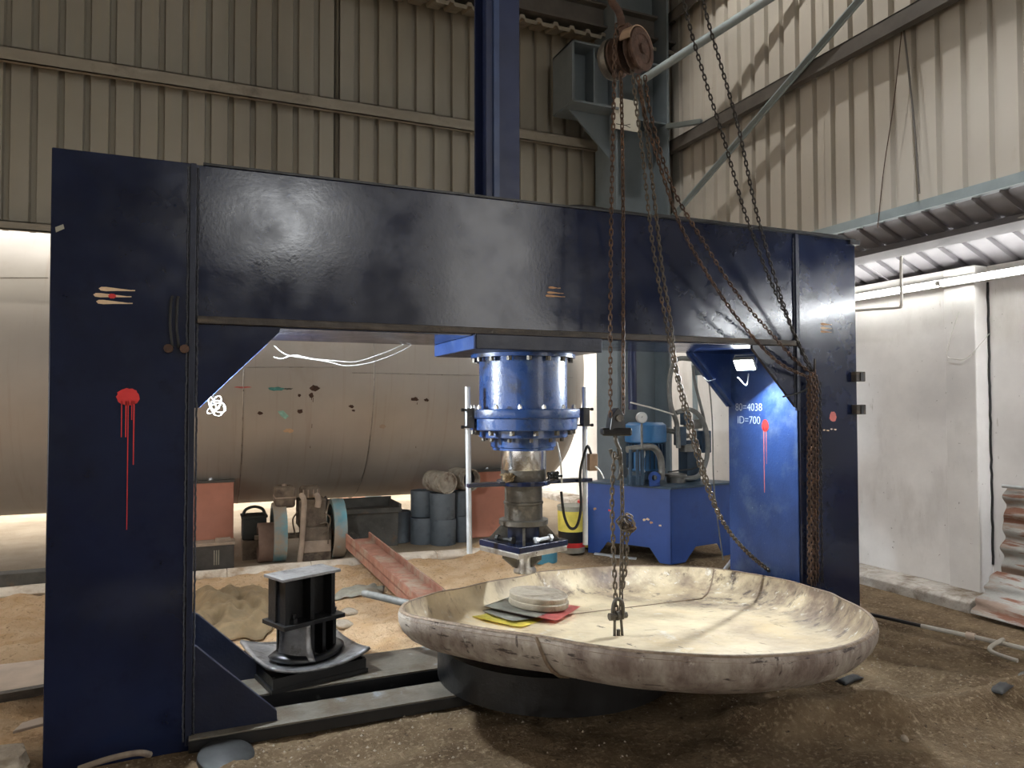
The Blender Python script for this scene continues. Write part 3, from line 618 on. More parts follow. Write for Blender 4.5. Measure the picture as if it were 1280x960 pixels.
for s_ in (-1, 1):
    MB(R22).prism([(s_*0.165, -0.012, 0.683), (s_*0.165, -0.012, 0.655), (s_*0.075, -0.012, 0.585), (s_*0.05, -0.012, 0.585), (s_*0.05, -0.012, 0.683)], (0, 0.024, 0)).build('punch_web', M['greasy'], press)
MB(R22).prism([(-0.012, -0.155, 0.683), (-0.012, -0.15, 0.645), (-0.012, -0.07, 0.585), (-0.012, -0.05, 0.683)], (0.024, 0, 0)).build('punch_web', M['greasy'], press)
# guide rods and their clamps
for x, yo, zt, zb in ((1.475, CY-0.03, 1.705, 0.70), (2.268, CY-0.03, 1.71, 0.69)):
    r_ = MB().cyl((x, yo, zb), (x+(-0.012 if x < 2 else 0), yo, zt), 0.0165, n=14).build('guide_rod', M['zinc'], press, smooth=40)
    s_ = 1 if x < 2 else -1
    c = MB().box(x-0.022, x+0.022, yo-0.028, yo+0.028, 1.455, 1.575).build('clamp', M['black'], r_)
    for z in (1.565, 1.462):
        mb = MB(); mb.tube([(x-s_*0.05, yo-0.01, z), (x, yo-0.01, z), (x+s_*0.07, yo, z), (CX-s_*0.335, yo, z)], 0.006, 6); mb.cyl((x-s_*0.055, yo-.01, z), (x-s_*0.04, yo-.01, z), 0.011, n=6)
        mb.build('clamp_bolt', M['black'], r_)
# limit switch and leads
sw = MB().box(2.265, 2.325, CY-0.10, CY-0.06, 1.17, 1.28).build('limit_switch', M['lightbrown'], press, bevel=0.004)
MB().tube(spline([(2.28, CY-.09, 1.28), (2.25, CY-.1, 1.33), (2.22, CY-.1, 1.26), (2.195, CY-.1, 1.15), (2.20, CY-.1, 0.95), (2.17, CY-.1, 0.83), (2.12, CY-.1, 0.82), (2.08, CY-.1, 0.9), (2.06, CY-.1, 1.05)]), 0.009, 8).build('cable', M['blackrub'], sw, smooth=60)
MB().tube(spline([(2.065, CY-.1, 1.10), (2.055, CY-.1, 1.25), (2.03, CY-.1, 1.36)]), 0.006, 6).build('cable', M['whiteplastic'], sw, smooth=60)
MB().tube(spline([(2.30, CY-.11, 1.20), (2.34, CY-.11, 1.16), (2.36, CY-.11, 1.12)]), 0.005, 6).build('cable', M['whiteplastic'], sw, smooth=60)
for cx in (1.70, 2.01):
    mb = MB()
    for i in range(7):
        a = random.uniform(0, 6.3); P_ = [(cx+0.05*cos(a+t*2.2)*random.uniform(.5, 1.2), CY-0.10+0.025*sin(a+t*3), 1.13+0.045*random.random()) for t in range(5)]
        mb.tube(spline(P_, 5), 0.008, 6)
    mb.build('rag_binding', M['cloth'] if cx < 1.8 else M['blackrub'], cb_, smooth=60)

# flood lamp between the right-hand gussets, twin hidden behind the left gusset
def flood(name, c, d, label):
    c, d = Vector(c), Vector(d).normalized(); q = d.to_track_quat('-Z', 'Y').to_matrix().to_4x4(); Mx = Matrix.Translation(c) @ q
    t = thing(name, label, 'floodlight', c, None)
    MB(Mx).box(-0.075, 0.075, -0.055, 0.055, 0.004, 0.035).build('housing', M['greyplate'], t, bevel=0.004)
    MB(Mx).box(-0.065, 0.065, -0.045, 0.045, 0.0, 0.003).build('led_panel', M['led'], t)
    mb = MB(Mx); mb.tube([(-0.082, 0, 0.02), (-0.082, 0.03, 0.08), (0.082, 0.03, 0.08), (0.082, 0, 0.02)], 0.006, 6); mb.build('bracket', M['zinc'], t)
    o = lamp(name+'_light', 'AREA', c+d*0.012, 1, (0.86, 0.94, 1.0), c+d, shape='RECTANGLE', size=0.13, size_y=0.09, spread=radians(180))
    return t, o
flR, lR = flood('floodlight', (3.585, 4.16, 1.875), (-0.60, -0.36, -0.70), 'glaring white LED floodlight under the right end of the press beam')
lR.data.energy = 45
flL, lL = flood('floodlight', (0.0, 4.25, 1.83), (0.72, -0.05, -0.60), 'second floodlight hidden behind the left upper gusset')
lL.data.energy = 54
MB().tube(spline([(3.70, 4.25, 1.82), (3.66, 4.22, 1.745), (3.62, 4.2, 1.735), (3.56, 4.2, 1.79)]), 0.005, 6).build('lead', M['whiteplastic'], flR, smooth=60)
MB().tube(spline([(3.44, 4.44, 1.80), (3.48, 4.44, 1.772), (3.55, 4.44, 1.785)]), 0.003, 6).build('lead', M['whiteplastic'], flR, smooth=60)

# ================================================================== DISH
RIM = [(490,765),(540,776),(600,785),(680,797),(760,808),(830,818),(900,823),(960,822),(1020,816),(1060,806),(1088,794),(1095,780),(1085,767),(1060,752),(1020,736),(970,722),(900,711),(830,707),(760,708),(700,713),(640,722),(590,732),(540,744),(505,754)]
DC = Vector((2.197, 3.528, 0.5)); DN = Vector((0.051, 0.086, 1)).normalized()
DU = Vector((0, 1, 0)).cross(DN).normalized(); DV = DN.cross(DU)
pol = []
for px, py in RIM:      # measured rim, laid in the tilted rim plane
    d = (px-640)/F*rgt-(py-480)/F*upv+fwd; t = (DC-EYE).dot(DN)/d.dot(DN); p = EYE+d*t-DC
    pol.append((atan2(p.dot(DV), p.dot(DU)), sqrt(p.dot(DU)**2+p.dot(DV)**2)))
pol.sort()
def RR(a):
    a = (a+pi) % (2*pi)-pi; s = w = 0
    for b, r in pol:
        d = abs((a-b+pi) % (2*pi)-pi); g = math.exp(-(d/0.21)**2); s += g*r; w += g
    return s/w
NR = 128
RT = [RR(2*pi*i/NR) for i in range(NR)]
def Rf(a):
    t = (a/(2*pi)) % 1*NR; i = int(t); return RT[i % NR]*(1-(t-i))+RT[(i+1) % NR]*(t-i)
DEPTH = 0.20
def dp(a, f, h, wob=1):
    """point of the dish: f = share of the radius, h = height over the rim plane"""
    r = Rf(a)*f; 
    p = DC+DU*r*cos(a)+DV*r*sin(a)+DN*h
    if wob: p += DN*0.010*(noise.noise(Vector((p.x*2.3, p.y*2.3, 5)))) * f + Vector((p.x-DC.x, p.y-DC.y, 0)).normalized()*0.006*noise.noise(Vector((p.x*5, p.y*5, p.z*5)))
    return p
INP = [(0.988, 0.0), (0.982, -0.02), (0.968, -0.06), (0.945, -0.10), (0.912, -0.14), (0.87, -0.165), (0.80, -0.180), (0.6, -0.190), (0.35, -0.194), (0.12, -0.196)]
OUTP = [(1.0, 0.0), (1.006, -0.02), (1.002, -0.055), (0.985, -0.10), (0.955, -0.14), (0.91, -0.172), (0.84, -0.192), (0.6, -0.204), (0.3, -0.208), (0.1, -0.209)]
dish = thing('dished_plate', 'huge scuffed cream steel dish on the black ring, lifted by the chain', 'dish', DC+Vector((0, 0, -0.25)))
def skin(prof, flip, close=True):
    mb = MB(); rings = [[mb.v(dp(2*pi*i/NR, f, h)) for i in range(NR)] for f, h in prof]; c = mb.v(DC+DN*(prof[-1][1]-.001))
    for A, B in zip(rings, rings[1:]):
        for i in range(NR): mb.face([A[i], A[(i+1) % NR], B[(i+1) % NR], B[i]])
    for i in range(NR if close else 0): mb.face([rings[-1][i], rings[-1][(i+1) % NR], c])
    if not close: mb.bm.verts.remove(c)
    return mb
skin(INP, 0).build('inner_skin', M['dish'], dish, smooth=50)
skin(OUTP, 1).build('outer_skin', M['dish_out'], dish, smooth=50, label='darker scraped outside')
mb = MB(); rings = [[mb.v(dp(2*pi*i/NR, f, h)) for i in range(NR)] for f, h in ((0.986, -0.001), (0.988, 0.004), (1.0, 0.004), (1.004, -0.004))]
for A, B in zip(rings, rings[1:]):
    for i in range(NR): mb.face([A[i], A[(i+1) % NR], B[(i+1) % NR], B[i]])
mb.build('rim_edge', M['seam'], dish, smooth=60)
# weld seams: across the inside, and down the near outside
def on_dish(px, py, h):
    d = (px-640)/F*rgt-(py-480)/F*upv+fwd; q = DC+DN*h; t = (q-EYE).dot(DN)/d.dot(DN); return EYE+d*t
aS = atan2((on_dish(893, 711, 0)-DC).dot(DV), (on_dish(893, 711, 0)-DC).dot(DU))
pA = dp(aS, 0.80, -0.178); aN = aS
path = [dp(aS, f, h+0.003, 0)+DN*.002 for f, h in INP[:7]]
end = on_dish(655, 775, -0.192)
for k in range(1, 11): path.append(path[6].lerp(end, k/10)+DN*0.004*0)
MB().tube(path[:8], 0.006, 6).build('weld_seam', M['seam'], dish, smooth=60)
MB().tube(path[7:], 0.003, 6).build('weld_seam', M['seam'], dish, smooth=60)
p_ = on_dish(672, 796, 0)-DC; aO = atan2(p_.dot(DV), p_.dot(DU))
MB().tube([dp(aO+0.012*k, f+0.002, h, 0) for k, (f, h) in enumerate(OUTP[:7])], 0.008, 6).build('weld_seam', M['seam'], dish, smooth=60)
MB().tube([dp(2*pi*i/NR, 1.003, -0.022) for i in range(NR+1)], 0.004, 5, False).build('edge_groove', M['seam'], dish, smooth=60)

# forming ring under the dish
rg = MB(); rg.lathe((1.93, 3.92, 0), (0, 0, 1), [(0.60, 0.03), (0.695, 0.03), (0.695, 0.225), (0.60, 0.225), (0.60, 0.03)], 72)
rg.build('forming_ring', M['black'], smooth=40, label='heavy black steel ring carrying the cream dish', cat='ring')

# packing discs and plates lying in the dish
def floor_M(px, py, rot, h):
    p = on_dish(px, py, -0.192); nn = (DN+Vector((DC.x-p.x, DC.y-p.y, 0)).normalized()*0.10).normalized(); p = p+DN*(h+.022)
    x = (Vector((cos(rot), sin(rot), 0))-nn*nn.dot(Vector((cos(rot), sin(rot), 0)))).normalized(); y = nn.cross(x)
    return Matrix(((x.x, y.x, nn.x, p.x), (x.y, y.y, nn.y, p.y), (x.z, y.z, nn.z, p.z), (0, 0, 0, 1)))
def plate(name, px, py, rot, w, d, h0, t, m, lab, cat, curl=0.0):
    Mx = floor_M(px, py, rot, h0); mb = MB(Mx)
    mb.grid(lambda u, v: ((u-.5)*w, (v-.5)*d, curl*((2*u-1)**2*(2*v-1)**2)), 9, 9)
    bmesh.ops.solidify(mb.bm, geom=mb.bm.faces[:], thickness=t)
    return mb.build(name, m, smooth=40, label=lab, cat=cat)
plate('packing_plate', 634, 773, radians(38), 0.47, 0.44, 0.006, 0.006, M['yellow'], 'thin yellow square plate, lowest under the packing discs', 'plate', 0.004)
plate('packing_plate', 646, 771, radians(22), 0.44, 0.36, 0.016, 0.007, M['greyplate'], 'dull olive plate between the yellow and the pink-edged plate', 'plate', 0.006)
plate('packing_plate', 674, 770, radians(42), 0.43, 0.40, 0.027, 0.008, M['redpink'], 'faded red plate with dusty top, directly under the packing discs', 'plate', 0.004)
plate('packing_plate', 654, 770, radians(40), 0.38, 0.36, 0.037, 0.004, M['greyplate'], 'thin dusty grey square plate on top of the faded red one', 'plate', 0.003)
Mx = floor_M(673, 768, 0, 0.042)
mb = MB(Mx); mb.lathe((0, 0, 0), (0, 0, 1), [(0, 0), (0.188, 0), (0.192, .006), (0.192, .034), (0.188, .038), (0, .038)], 48); mb.build('packing_disc', M['die'], smooth=40, label='lower, slightly wider round steel packing disc in the dish', cat='disc')
mb = MB(Mx); mb.lathe((-0.004, 0.002, 0), (0, 0, 1), [(0, .0385), (0.184, .0385), (0.187, .045), (0.187, .068), (0.182, .073), (0, .075)], 48); mb.build('packing_disc', M['die'], smooth=40, label='upper round steel packing disc, on top of the lower one', cat='disc')
MB().cyl((0.93, 4.60, 0.41), (1.16, 4.12, 0.425), 0.022, n=16).build('steel_bar', M['grease'], smooth=40, label='short round grey bar poking out behind the left rim of the dish', cat='bar')

# ================================================================== CHAINS
LINKC = {}
def chain(mb, pts, pitch=0.030, w=0.0255, r=0.0044, roll=0.4):
    P = [Vector(p) for p in pts]; L = [0]
    for a, b in zip(P, P[1:]): L.append(L[-1]+(b-a).length)
    n = int(L[-1]/pitch); j = 0
    for i in range(n):
        s = (i+.5)*pitch
        while j < len(L)-2 and L[j+1] < s: j += 1
        t = (s-L[j])/max(1e-9, L[j+1]-L[j]); c = P[j].lerp(P[j+1], t); d = (P[j+1]-P[j]).normalized()
        a = d.cross(Vector((0.3, 1, 0.1))).normalized(); b = d.cross(a); ang = roll+(pi/2 if i % 2 else 0)
        x = a*cos(ang)+b*sin(ang); hl = pitch*0.5+r*1.1-(w/2-r)*0+0.0; R = w/2-r
        hl = pitch/2+r-R*0.98 if pitch/2+r-R > 0 else 0.002
        loop = []
        for k in range(5): th = pi*k/4; loop.append(c+d*(hl+R*sin(th))+x*R*cos(th))
        for k in range(5): th = pi+pi*k/4; loop.append(c+d*(-hl+R*sin(th))+x*R*cos(th))
        m = len(loop); nn = d.cross(x); rings = []
        for k in range(m):
            tg = (loop[(k+1) % m]-loop[k-1]).normalized(); o = tg.cross(nn)
            rings.append([mb.v(loop[k]+r*(cos(2*pi*q/5)*o+sin(2*pi*q/5)*nn)) for q in range(5)])
        for k in range(m):
            A, B = rings[k], rings[(k+1) % m]
            for q in range(5): mb.face([A[q], A[(q+1) % 5], B[(q+1) % 5], B[q]])
    return mb
def pp(lst):   # (px, py, Y) -> points
    return spline([pt(x, y, Y=Y) for x, y, Y in lst], 10)

# upper block
HC = Vector((2.235, 3.56, 3.625)); AX = Vector((0.42, -0.907, 0)).normalized()
SX = AX.cross(Vector((0, 0, 1)))
hoist = thing('chain_block', 'rusty two-wheeled chain hoist hanging at the top of the picture', 'hoist', HC)
g = MB(); g.lathe(HC-AX*0.13, AX, [(0, -0.035), (0.05, -0.03), (0.10, -0.01), (0.118, 0.02), (0.118, 0.05), (0, 0.05)], 32); g.build('gear_cover', M['greasy'], hoist, smooth=40)
MB().lathe(HC, AX, [(0, -0.075), (0.108, -0.075), (0.112, -0.06), (0.085, -0.045), (0.085, -0.02), (0.112, -0.005), (0.108, 0.005), (0, 0.005)], 32).build('load_sheave', M['rust'], hoist, smooth=40)
MB().lathe(HC, AX, [(0, 0.045), (0.11, 0.045), (0.122, 0.055), (0.10, 0.07), (0.10, 0.085), (0.122, 0.10), (0.118, 0.108), (0.085, 0.112), (0.08, 0.104), (0.03, 0.104), (0.028, 0.118), (0, 0.12)], 32).build('hand_wheel', M['rust'], hoist, smooth=40)
MB().lathe(HC, AX, [(0.126, 0.035), (0.134, 0.035), (0.134, 0.102), (0.126, 0.102), (0.126, 0.035)], 20, radians(20), radians(170)).build('wheel_guard', M['lightbrown'], hoist, smooth=40)
fr = MB(); fr.prism([HC-SX*.05+Vector((0, 0, .05))-AX*.03, HC+SX*.05+Vector((0, 0, .05))-AX*.03, HC+SX*.03+Vector((0, 0, .17))-AX*.03, HC-SX*.03+Vector((0, 0, .17))-AX*.03], AX*0.06); fr.build('frame', M['rust'], hoist)
kp = Vector((2.16, 3.56, 0))
hk = MB(); hk.tube(spline([HC+Vector((-.03, 0, .16)), HC+Vector((-.05, 0, .24)), HC+Vector((-.10, 0, .30)), HC+Vector((-.08, 0, .38)), HC+Vector((0.0, 0, .42)), HC+Vector((0.04, 0, .36))]), 0.022, 10); hk.build('top_hook', M['rust'], hoist, smooth=60)
mb = MB(); chain(mb, [HC+Vector((-.08, 0, .36)), (HC.x-.08, HC.y-.06, 6.78)], pitch=.05, w=.036, r=.006); mb.build('hanger_chain', M['rustchain'], hoist, smooth=80)
cl1 = pp([(768, 90, 3.50), (766, 180, 3.50), (764, 280, 3.50), (763, 400, 3.50), (763, 522, 3.52)])
cl2 = pp([(776, 90, 3.56), (778, 180, 3.56), (779, 280, 3.56), (779, 400, 3.56), (779, 524, 3.56)])
cl3 = pp([(771, 30, 3.49), (768, 60, 3.49), (768, 95, 3.49)])
for c_, ro in ((cl1, .2), (cl2, .9), (cl3, .4)): chain(MB() if 0 else (mb := MB()), c_, roll=ro).build('load_chain', M['rustchain'], hoist, smooth=80)
bb = pt(770, 528, Y=3.54)
lb = MB(); lb.prism([bb+Vector(q) for q in ((-.055, -.03, -.045), (.050, -.03, -.052), (.038, -.03, .045), (.0, -.03, .085), (-.040, -.03, .045))], (0, 0.06, 0)); lb = lb.build('bottom_block', M['black'], hoist, bevel=0.006)
MB(Matrix.Translation(bb) @ Matrix.Rotation(-YAW, 4, 'Z')).box(-.085, .085, -.045, .045, -.075, -.030).build('block_collar', M['black'], lb, bevel=0.012)
MB().cyl(bb+Vector((0, -.045, .025)), bb+Vector((0, .045, .025)), 0.02, n=12).build('pin', M['greasy'], lb)
hk = MB(); hk.tube(spline([bb+Vector(q) for q in ((-.005, 0, -.06), (-.004, 0, -.10), (.012, 0, -.135), (.022, 0, -.165), (.010, 0, -.195), (-.018, 0, -.195), (-.032, 0, -.17), (-.038, 0, -.15))]), 0.012, 8); hk.build('hook', M['greasy'], hoist, smooth=60)

# endless hand chain and slack chains tied to the right column
tie = (1014, 466, 3.775)
mb = MB()
chain(mb, pp([(790, 85, 3.50), (795, 130, 3.50), (804, 200, 3.52), (815, 300, 3.55), (829, 385, 3.56), (842, 452, 3.58), (857, 520, 3.6), (879, 597, 3.62), (903, 652, 3.7), (935, 692, 3.95), (972, 722, 4.2)]), roll=0.3)
mb.build('hand_chain', M['chainsteel'], label='slack hand chain drooping to the far dish rim, nearer strand on the left', cat='chain', smooth=80)
mb = MB()
chain(mb, pp([(800, 100, 3.53), (806, 150, 3.53), (817, 240, 3.55), (827, 330, 3.58), (838, 400, 3.60), (846, 462, 3.6), (862, 520, 3.63), (884, 600, 3.66), (906, 655, 3.74), (938, 693, 3.98), (978, 724, 4.22)]), roll=0.7)
mb.build('hand_chain', M['chainsteel'], label='slack hand chain drooping to the far dish rim, strand on the right', cat='chain', smooth=80)
mb = MB()
chain(mb, pp([(806, 95, 3.53), (815, 150, 3.53), (841, 235, 3.56), (878, 300, 3.6), (920, 365, 3.66), (962, 415, 3.72), (996, 452, 3.765), tie]), roll=0.4)
mb.build('hand_chain', M['rustchain'], label='upper of two rusty chains slanting from the hoist to the right column hook', cat='chain', smooth=80)
mb = MB()
chain(mb, pp([(797, 95, 3.5), (808, 150, 3.52), (829, 220, 3.55), (852, 285, 3.58), (890, 352, 3.64), (930, 408, 3.70), (972, 452, 3.755), (1011, 472, 3.775)]), roll=0.8)
mb.build('hand_chain', M['rustchain'], label='lower of two rusty chains slanting from the hoist to the right column hook', cat='chain', smooth=80)
mb = MB(); q_ = pt(850, -20, Y=3.5); chain(mb, [(q_.x-.05, 3.5, 6.78), q_], pitch=.05); chain(mb, pp([(850, -20, 3.5), (864, 40, 3.5), (884, 108, 3.52), (906, 178, 3.56), (930, 262, 3.62), (957, 336, 3.68), (985, 400, 3.74), (1012, 462, 3.775)]), roll=0.4)
mb.build('hanging_chain', M['dark_chain'], label='dark chain from above, nearer the hoist of the pair crossing the right cladding', cat='chain', smooth=80)
mb = MB(); q_ = pt(874, -20, Y=3.5); chain(mb, [(q_.x-.05, 3.5, 6.78), q_], pitch=.05); chain(mb, pp([(874, -20, 3.5), (886, 30, 3.5), (903, 88, 3.52), (924, 164, 3.56), (944, 258, 3.62), (968, 345, 3.68), (992, 415, 3.74), (1016, 464, 3.775)]), roll=0.7)
mb.build('hanging_chain', M['dark_chain'], label='dark chain from above, nearer the right wall of the pair crossing the right cladding', cat='chain', smooth=80)
bun = thing('chain_bundle', 'thick bundle of rusty chains hanging down the front of the right column', 'chain', pt(1015, 742, Y=3.78))
for k, (x, y0, Y) in enumerate(((1010, 470, 3.785), (1014, 466, 3.765), (1018, 462, 3.775), (1021, 470, 3.79))):
    mb = MB(); a = pt(x, y0, Y=Y); b = pt(x+(1.5, .5, .5, 1)[k], 742, Y=Y); b.z = 0.36
    chain(mb, [a, a.lerp(b, .5)+Vector((.003, 0, 0)), b], pitch=0.030, w=0.026, r=0.0046, roll=0.3+0.5*k)
    mb.build('strand', M['rustchain'], bun, smooth=80)
mb = MB(); a = pt(1025, 478, Y=3.79); b = pt(1028, 742, Y=3.79); b.z = .36; chain(mb, [a, b], pitch=0.026, w=0.020, r=0.0034)
mb.build('chain_strand', M['dark_chain'], label='thin dark chain strand hanging beside the bundle on the right column', cat='chain', smooth=80)

# sling chain with knot, shackle and lifting lug in the dish
sl = thing('sling_chain', 'knotted steel sling chain from the hoist hook down into the dish', 'sling', pt(774, 765, Y=3.55))
mb = MB(); chain(mb, pp([(768, 566, 3.52), (765, 620, 3.52), (767, 690, 3.53), (771, 776, 3.54)]), pitch=0.033, w=0.029, r=0.0052); mb.build('strand', M['chainsteel'], sl, smooth=80)
mb = MB(); chain(mb, pp([(775, 566, 3.54), (777, 600, 3.54), (778, 640, 3.54), (777, 700, 3.55), (776, 776, 3.55)]), pitch=0.033, w=0.029, r=0.0052, roll=1.0); mb.build('strand', M['chainsteel'], sl, smooth=80)
mb = MB(); k0 = pt(783, 652, Y=3.53)
kn = [k0+Vector((0.040*sin(1.7*t+.4)*(1-.1*t/6), 0.025*cos(2.3*t), 0.035*cos(1.9*t)-.004*t)) for t in [i*.45 for i in range(22)]]
chain(mb, spline(kn, 4), pitch=0.033, w=0.029, r=0.0052); mb.build('knot', M['chainsteel'], sl, smooth=80)
mb = MB(); chain(mb, pp([(783, 655, 3.52), (783, 700, 3.54), (778, 735, 3.55)]), pitch=0.033, w=0.029, r=0.0052); mb.build('strand', M['chainsteel'], sl, smooth=80)
mb = MB(); mb.tube(spline([pt(772, 560, Y=3.53), pt(776, 585, Y=3.54), pt(772, 600, Y=3.53)]), 0.007, 6); mb.build('link_ring', M['greasy'], sl, smooth=60)
sh = thing('shackle', 'large bow shackle with bolt standing over the dish centre', 'shackle', pt(773, 797, Y=3.53))
b0 = pt(772, 769, Y=3.53)
MB().tube(spline([b0+Vector(q) for q in ((-.028, 0, -.02), (-.030, 0, .03), (-.020, 0, .075), (0, 0, .09), (.022, -.01, .075), (.026, -.015, .03), (.024, -.01, -.02))]), 0.011, 10).build('bow', M['greasy'], sh, smooth=60)
mb = MB(); mb.cyl(b0+Vector((-.055, -.005, -.002)), b0+Vector((.055, -.005, -.002)), 0.011, n=12); mb.cyl(b0+Vector((-.056, -.005, -.002)), b0+Vector((-.030, -.005, -.002)), 0.021, n=12); mb.cyl(b0+Vector((.034, -.005, -.002)), b0+Vector((.055, -.005, -.002)), 0.018, n=6)
mb.build('bolt', M['greasy'], sh, smooth=30)
MB().ring(b0+Vector((-.012, -.005, -.002)), b0+Vector((.008, -.005, -.002)), 0.024, 0.010, 16).build('washer', M['greasy'], sh, smooth=30)
lg = thing('lifting_lug', 'small welded lifting lug with disc foot under the shackle in the dish', 'lug', pt(773, 798, Y=3.53))
fz = on_dish(773, 801, -0.190)
b1 = pt(773, 797, Y=3.53)
for s_ in (-1, 1): MB().tube([b1+Vector((s_*.026, 0, 0)), b0+Vector((s_*.020, -.002, -.01))], 0.008, 8).build('leg', M['greasy'], lg)
MB().cyl(b1+Vector((0, 0, -.006)), b1+Vector((0, 0, .006)), 0.036, n=20).build('disc', M['greasy'], lg)
MB().cyl(b1+Vector((0, 0, .006)), b1+Vector((0, 0, .045)), 0.012, n=6).build('nut', M['greasy'], lg)
MB().cyl(b1+Vector((0, 0, -.06)), b1+Vector((0, 0, 0)), 0.007, n=8).build('stem', M['greasy'], lg)

# ================================================================== LEFT TOOLING
Mb = Matrix.Translation((0.349, 4.106, 0)) @ Matrix.Rotation(radians(13.5), 4, 'Z')
base = thing('saddle_block', 'low black block with a curved steel saddle plate on the base beam', 'block', (0.6, 4.4, 0.03))
MB(Mb).box(-0.01, 0.55, 0.005, 0.56, 0.046, 0.07).build('foot_plate', M['black'], base)
mb = MB(Mb); mb.box(0.0, 0.54, 0.012, 0.027, 0.07, 0.125); mb.build('front_plate', M['black'], base)
mb = MB(Mb); mb.box(0.0, 0.015, 0.027, 0.56, 0.07, 0.130); mb.build('side_plate', M['black'], base)
mb = MB(Mb); mb.box(0.525, 0.54, 0.027, 0.56, 0.07, 0.130); mb.build('side_plate', M['black'], base)
for i in range(3):
    MB(Mb).box(0.13+.12*i, 0.142+.12*i, 0.025, 0.50, 0.07, 0.115).build('rib', M['black'], base)
mb = MB(Mb); mb.grid(lambda u, v: (-0.01+0.57*u, 0.0+0.58*v, 0.100+0.055*(2*abs(u-.5))**2.2+0.03*(2*abs(v-.5))**2), 25, 17)
mb.build('saddle_plate', M['gunmetal'], base, smooth=60, thick=0.018, label='curved bare-metal saddle plate')
Mp = Matrix.Translation((0.545, 4.43, 0)) @ Matrix.Rotation(radians(24), 4, 'Z')
ped = thing('forming_stool', 'tall black two-tier steel stool standing on the curved saddle plate', 'stool', (0.585, 4.43, 0.12))
MB(Mp).box(-0.205, 0.175, -0.115, 0.10, 0.605, 0.622).build('top_plate', M['gunmetal'], ped, bevel=0.003)
MB(Mp).box(-0.20, 0.20, -0.125, 0.125, 0.335, 0.360).build('middle_plate', M['black'], ped, bevel=0.003)
MB(Mp).box(-0.19, 0.15, -0.01, 0.01, 0.36, 0.605).build('web', M['black'], ped)
for x in (-0.165, -0.005, 0.135):
    MB(Mp).box(x-0.012, x+0.012, -0.095, 0.095, 0.36, 0.605).build('stiffener', M['black'], ped)
MB(Mp).box(-0.16, 0.14, 0.085, 0.097, 0.36, 0.605).build('back_plate', M['black'], ped)
for x, y in ((-0.12, -0.09), (0.165, -0.05)):
    mb = MB(Mp); mb.cyl((x, y, 0.36), (x, y, 0.385), 0.022, n=6); mb.cyl((x, y, 0.385), (x, y, 0.41), 0.012, n=10); mb.build('bolt', M['black'], ped)
MB(Mp).box(-0.02, 0.14, -0.01, 0.01, 0.14, 0.335).build('lower_web', M['black'], ped)
MB(Mp).box(-0.13, 0.14, 0.07, 0.085, 0.14, 0.335).build('lower_back', M['black'], ped)
for x in (0.0, 0.075, 0.145):
    MB(Mp).box(x-0.011, x+0.011, -0.095, 0.09, 0.135, 0.335).build('lower_stiffener', M['black'], ped)
mb = MB(Mp); mb.grid(lambda u, v: (-0.03-0.12*v-0.05*u*u*u*v, -0.115+0.13*v-0.06*u*u*u, 0.335-0.195*u), 10, 6)
mb.build('curved_cheek', M['gunmetal'], ped, smooth=60, thick=0.008, label='bare curved side plate')
mb = MB(Mp); mb.grid(lambda u, v: (0.01+0.225*cos(u*2*pi)*(0.8+.2*v), -0.015+0.14*sin(u*2*pi)*(0.8+.2*v), 0.155-0.028*v+0.03*cos(u*2*pi)**2), 40, 3, True)
mb.build('foot_ring', M['black'], ped, smooth=60, thick=0.03)
# sackcloth and rags on the sand
c0 = Vector((0.18, 6.0, 0))
mb = MB()
def sack(u, v):
    a, b = u-.5, v-.5
    x = 0.16+0.62*a+0.18*b+0.08*sin(v*4); y = 5.98+1.35*b-0.25*a*0
    x += 0.06*noise.noise(Vector((u*3, v*3, 2))); y += 0.1*noise.noise(Vector((u*3, v*3, 7)))
    e = max(0, 1-(2*abs(a))**4)*max(0, 1-(2*abs(b))**4)
    z = gz(x, y)+0.02+e*(0.06+0.14*abs(noise.noise(Vector((u*3.1, v*4, 4))))+0.05*noise.noise(Vector((u*8, v*5, 1))))
    return (x, y, z)
mb.grid(sack, 40, 48); mb.build('sackcloth', M['cloth'], smooth=180, thick=0.006, label='crumpled khaki sackcloth heaped on the sand behind the stool', cat='cloth')
mb = MB()
mb.grid(lambda u, v: (0.98+0.42*u+0.1*v, 6.15+0.32*v+0.03*sin(u*9), gz(0.98+0.42*u, 6.15+.3*v)+0.012+0.05*(1-(2*u-1)**4)*(1-(2*v-1)**4)*(0.6+.6*noise.noise(Vector((u*4, v*4, 3))))), 20, 16)
mb.build('grey_rag', M['greyplate'], smooth=180, thick=0.005, label='flat grey-brown rag lying on the sand right of the stool', cat='rag')
for i, (x, y, r) in enumerate(((1.02, 5.62, .05), (0.92, 5.30, .055))):
    mb = MB(); bmesh.ops.create_icosphere(mb.bm, subdivisions=3, radius=r)
    for v in mb.bm.verts: v.co = Vector((x, y, gz(x, y)+r*.35))+Vector((v.co.x*1.3, v.co.y, v.co.z*.6))*(1+.35*noise.noise(v.co*18))
    mb.build('sand_clod', M['rock'], smooth=180, label=('sandy clod behind the right edge of the stool, farther one', 'sandy clod beside the stool middle plate, nearer one')[i], cat='clod')
# half-buried round iron at the foot gusset
mb = MB(); mb.lathe((0.10, 3.66, -0.05), (0.1, -0.2, 1), [(0, 0.035), (0.11, 0.035), (0.125, 0.028), (0.13, -0.05), (0, -0.05)], 28); mb.build('iron_disc', M['blackrub'], smooth=40, label='dark half-buried iron disc in front of the left foot gusset', cat='disc')
mb = MB(); mb.tube(spline([(-0.50, 3.72, 0.0), (-0.38, 3.70, 0.03), (-0.27, 3.70, 0.035), (-0.22, 3.74, 0.0)]), 0.014, 8); mb.build('rubber_hose', M['engine'], smooth=60, label='short bent hose half buried at the left column foot', cat='hose')
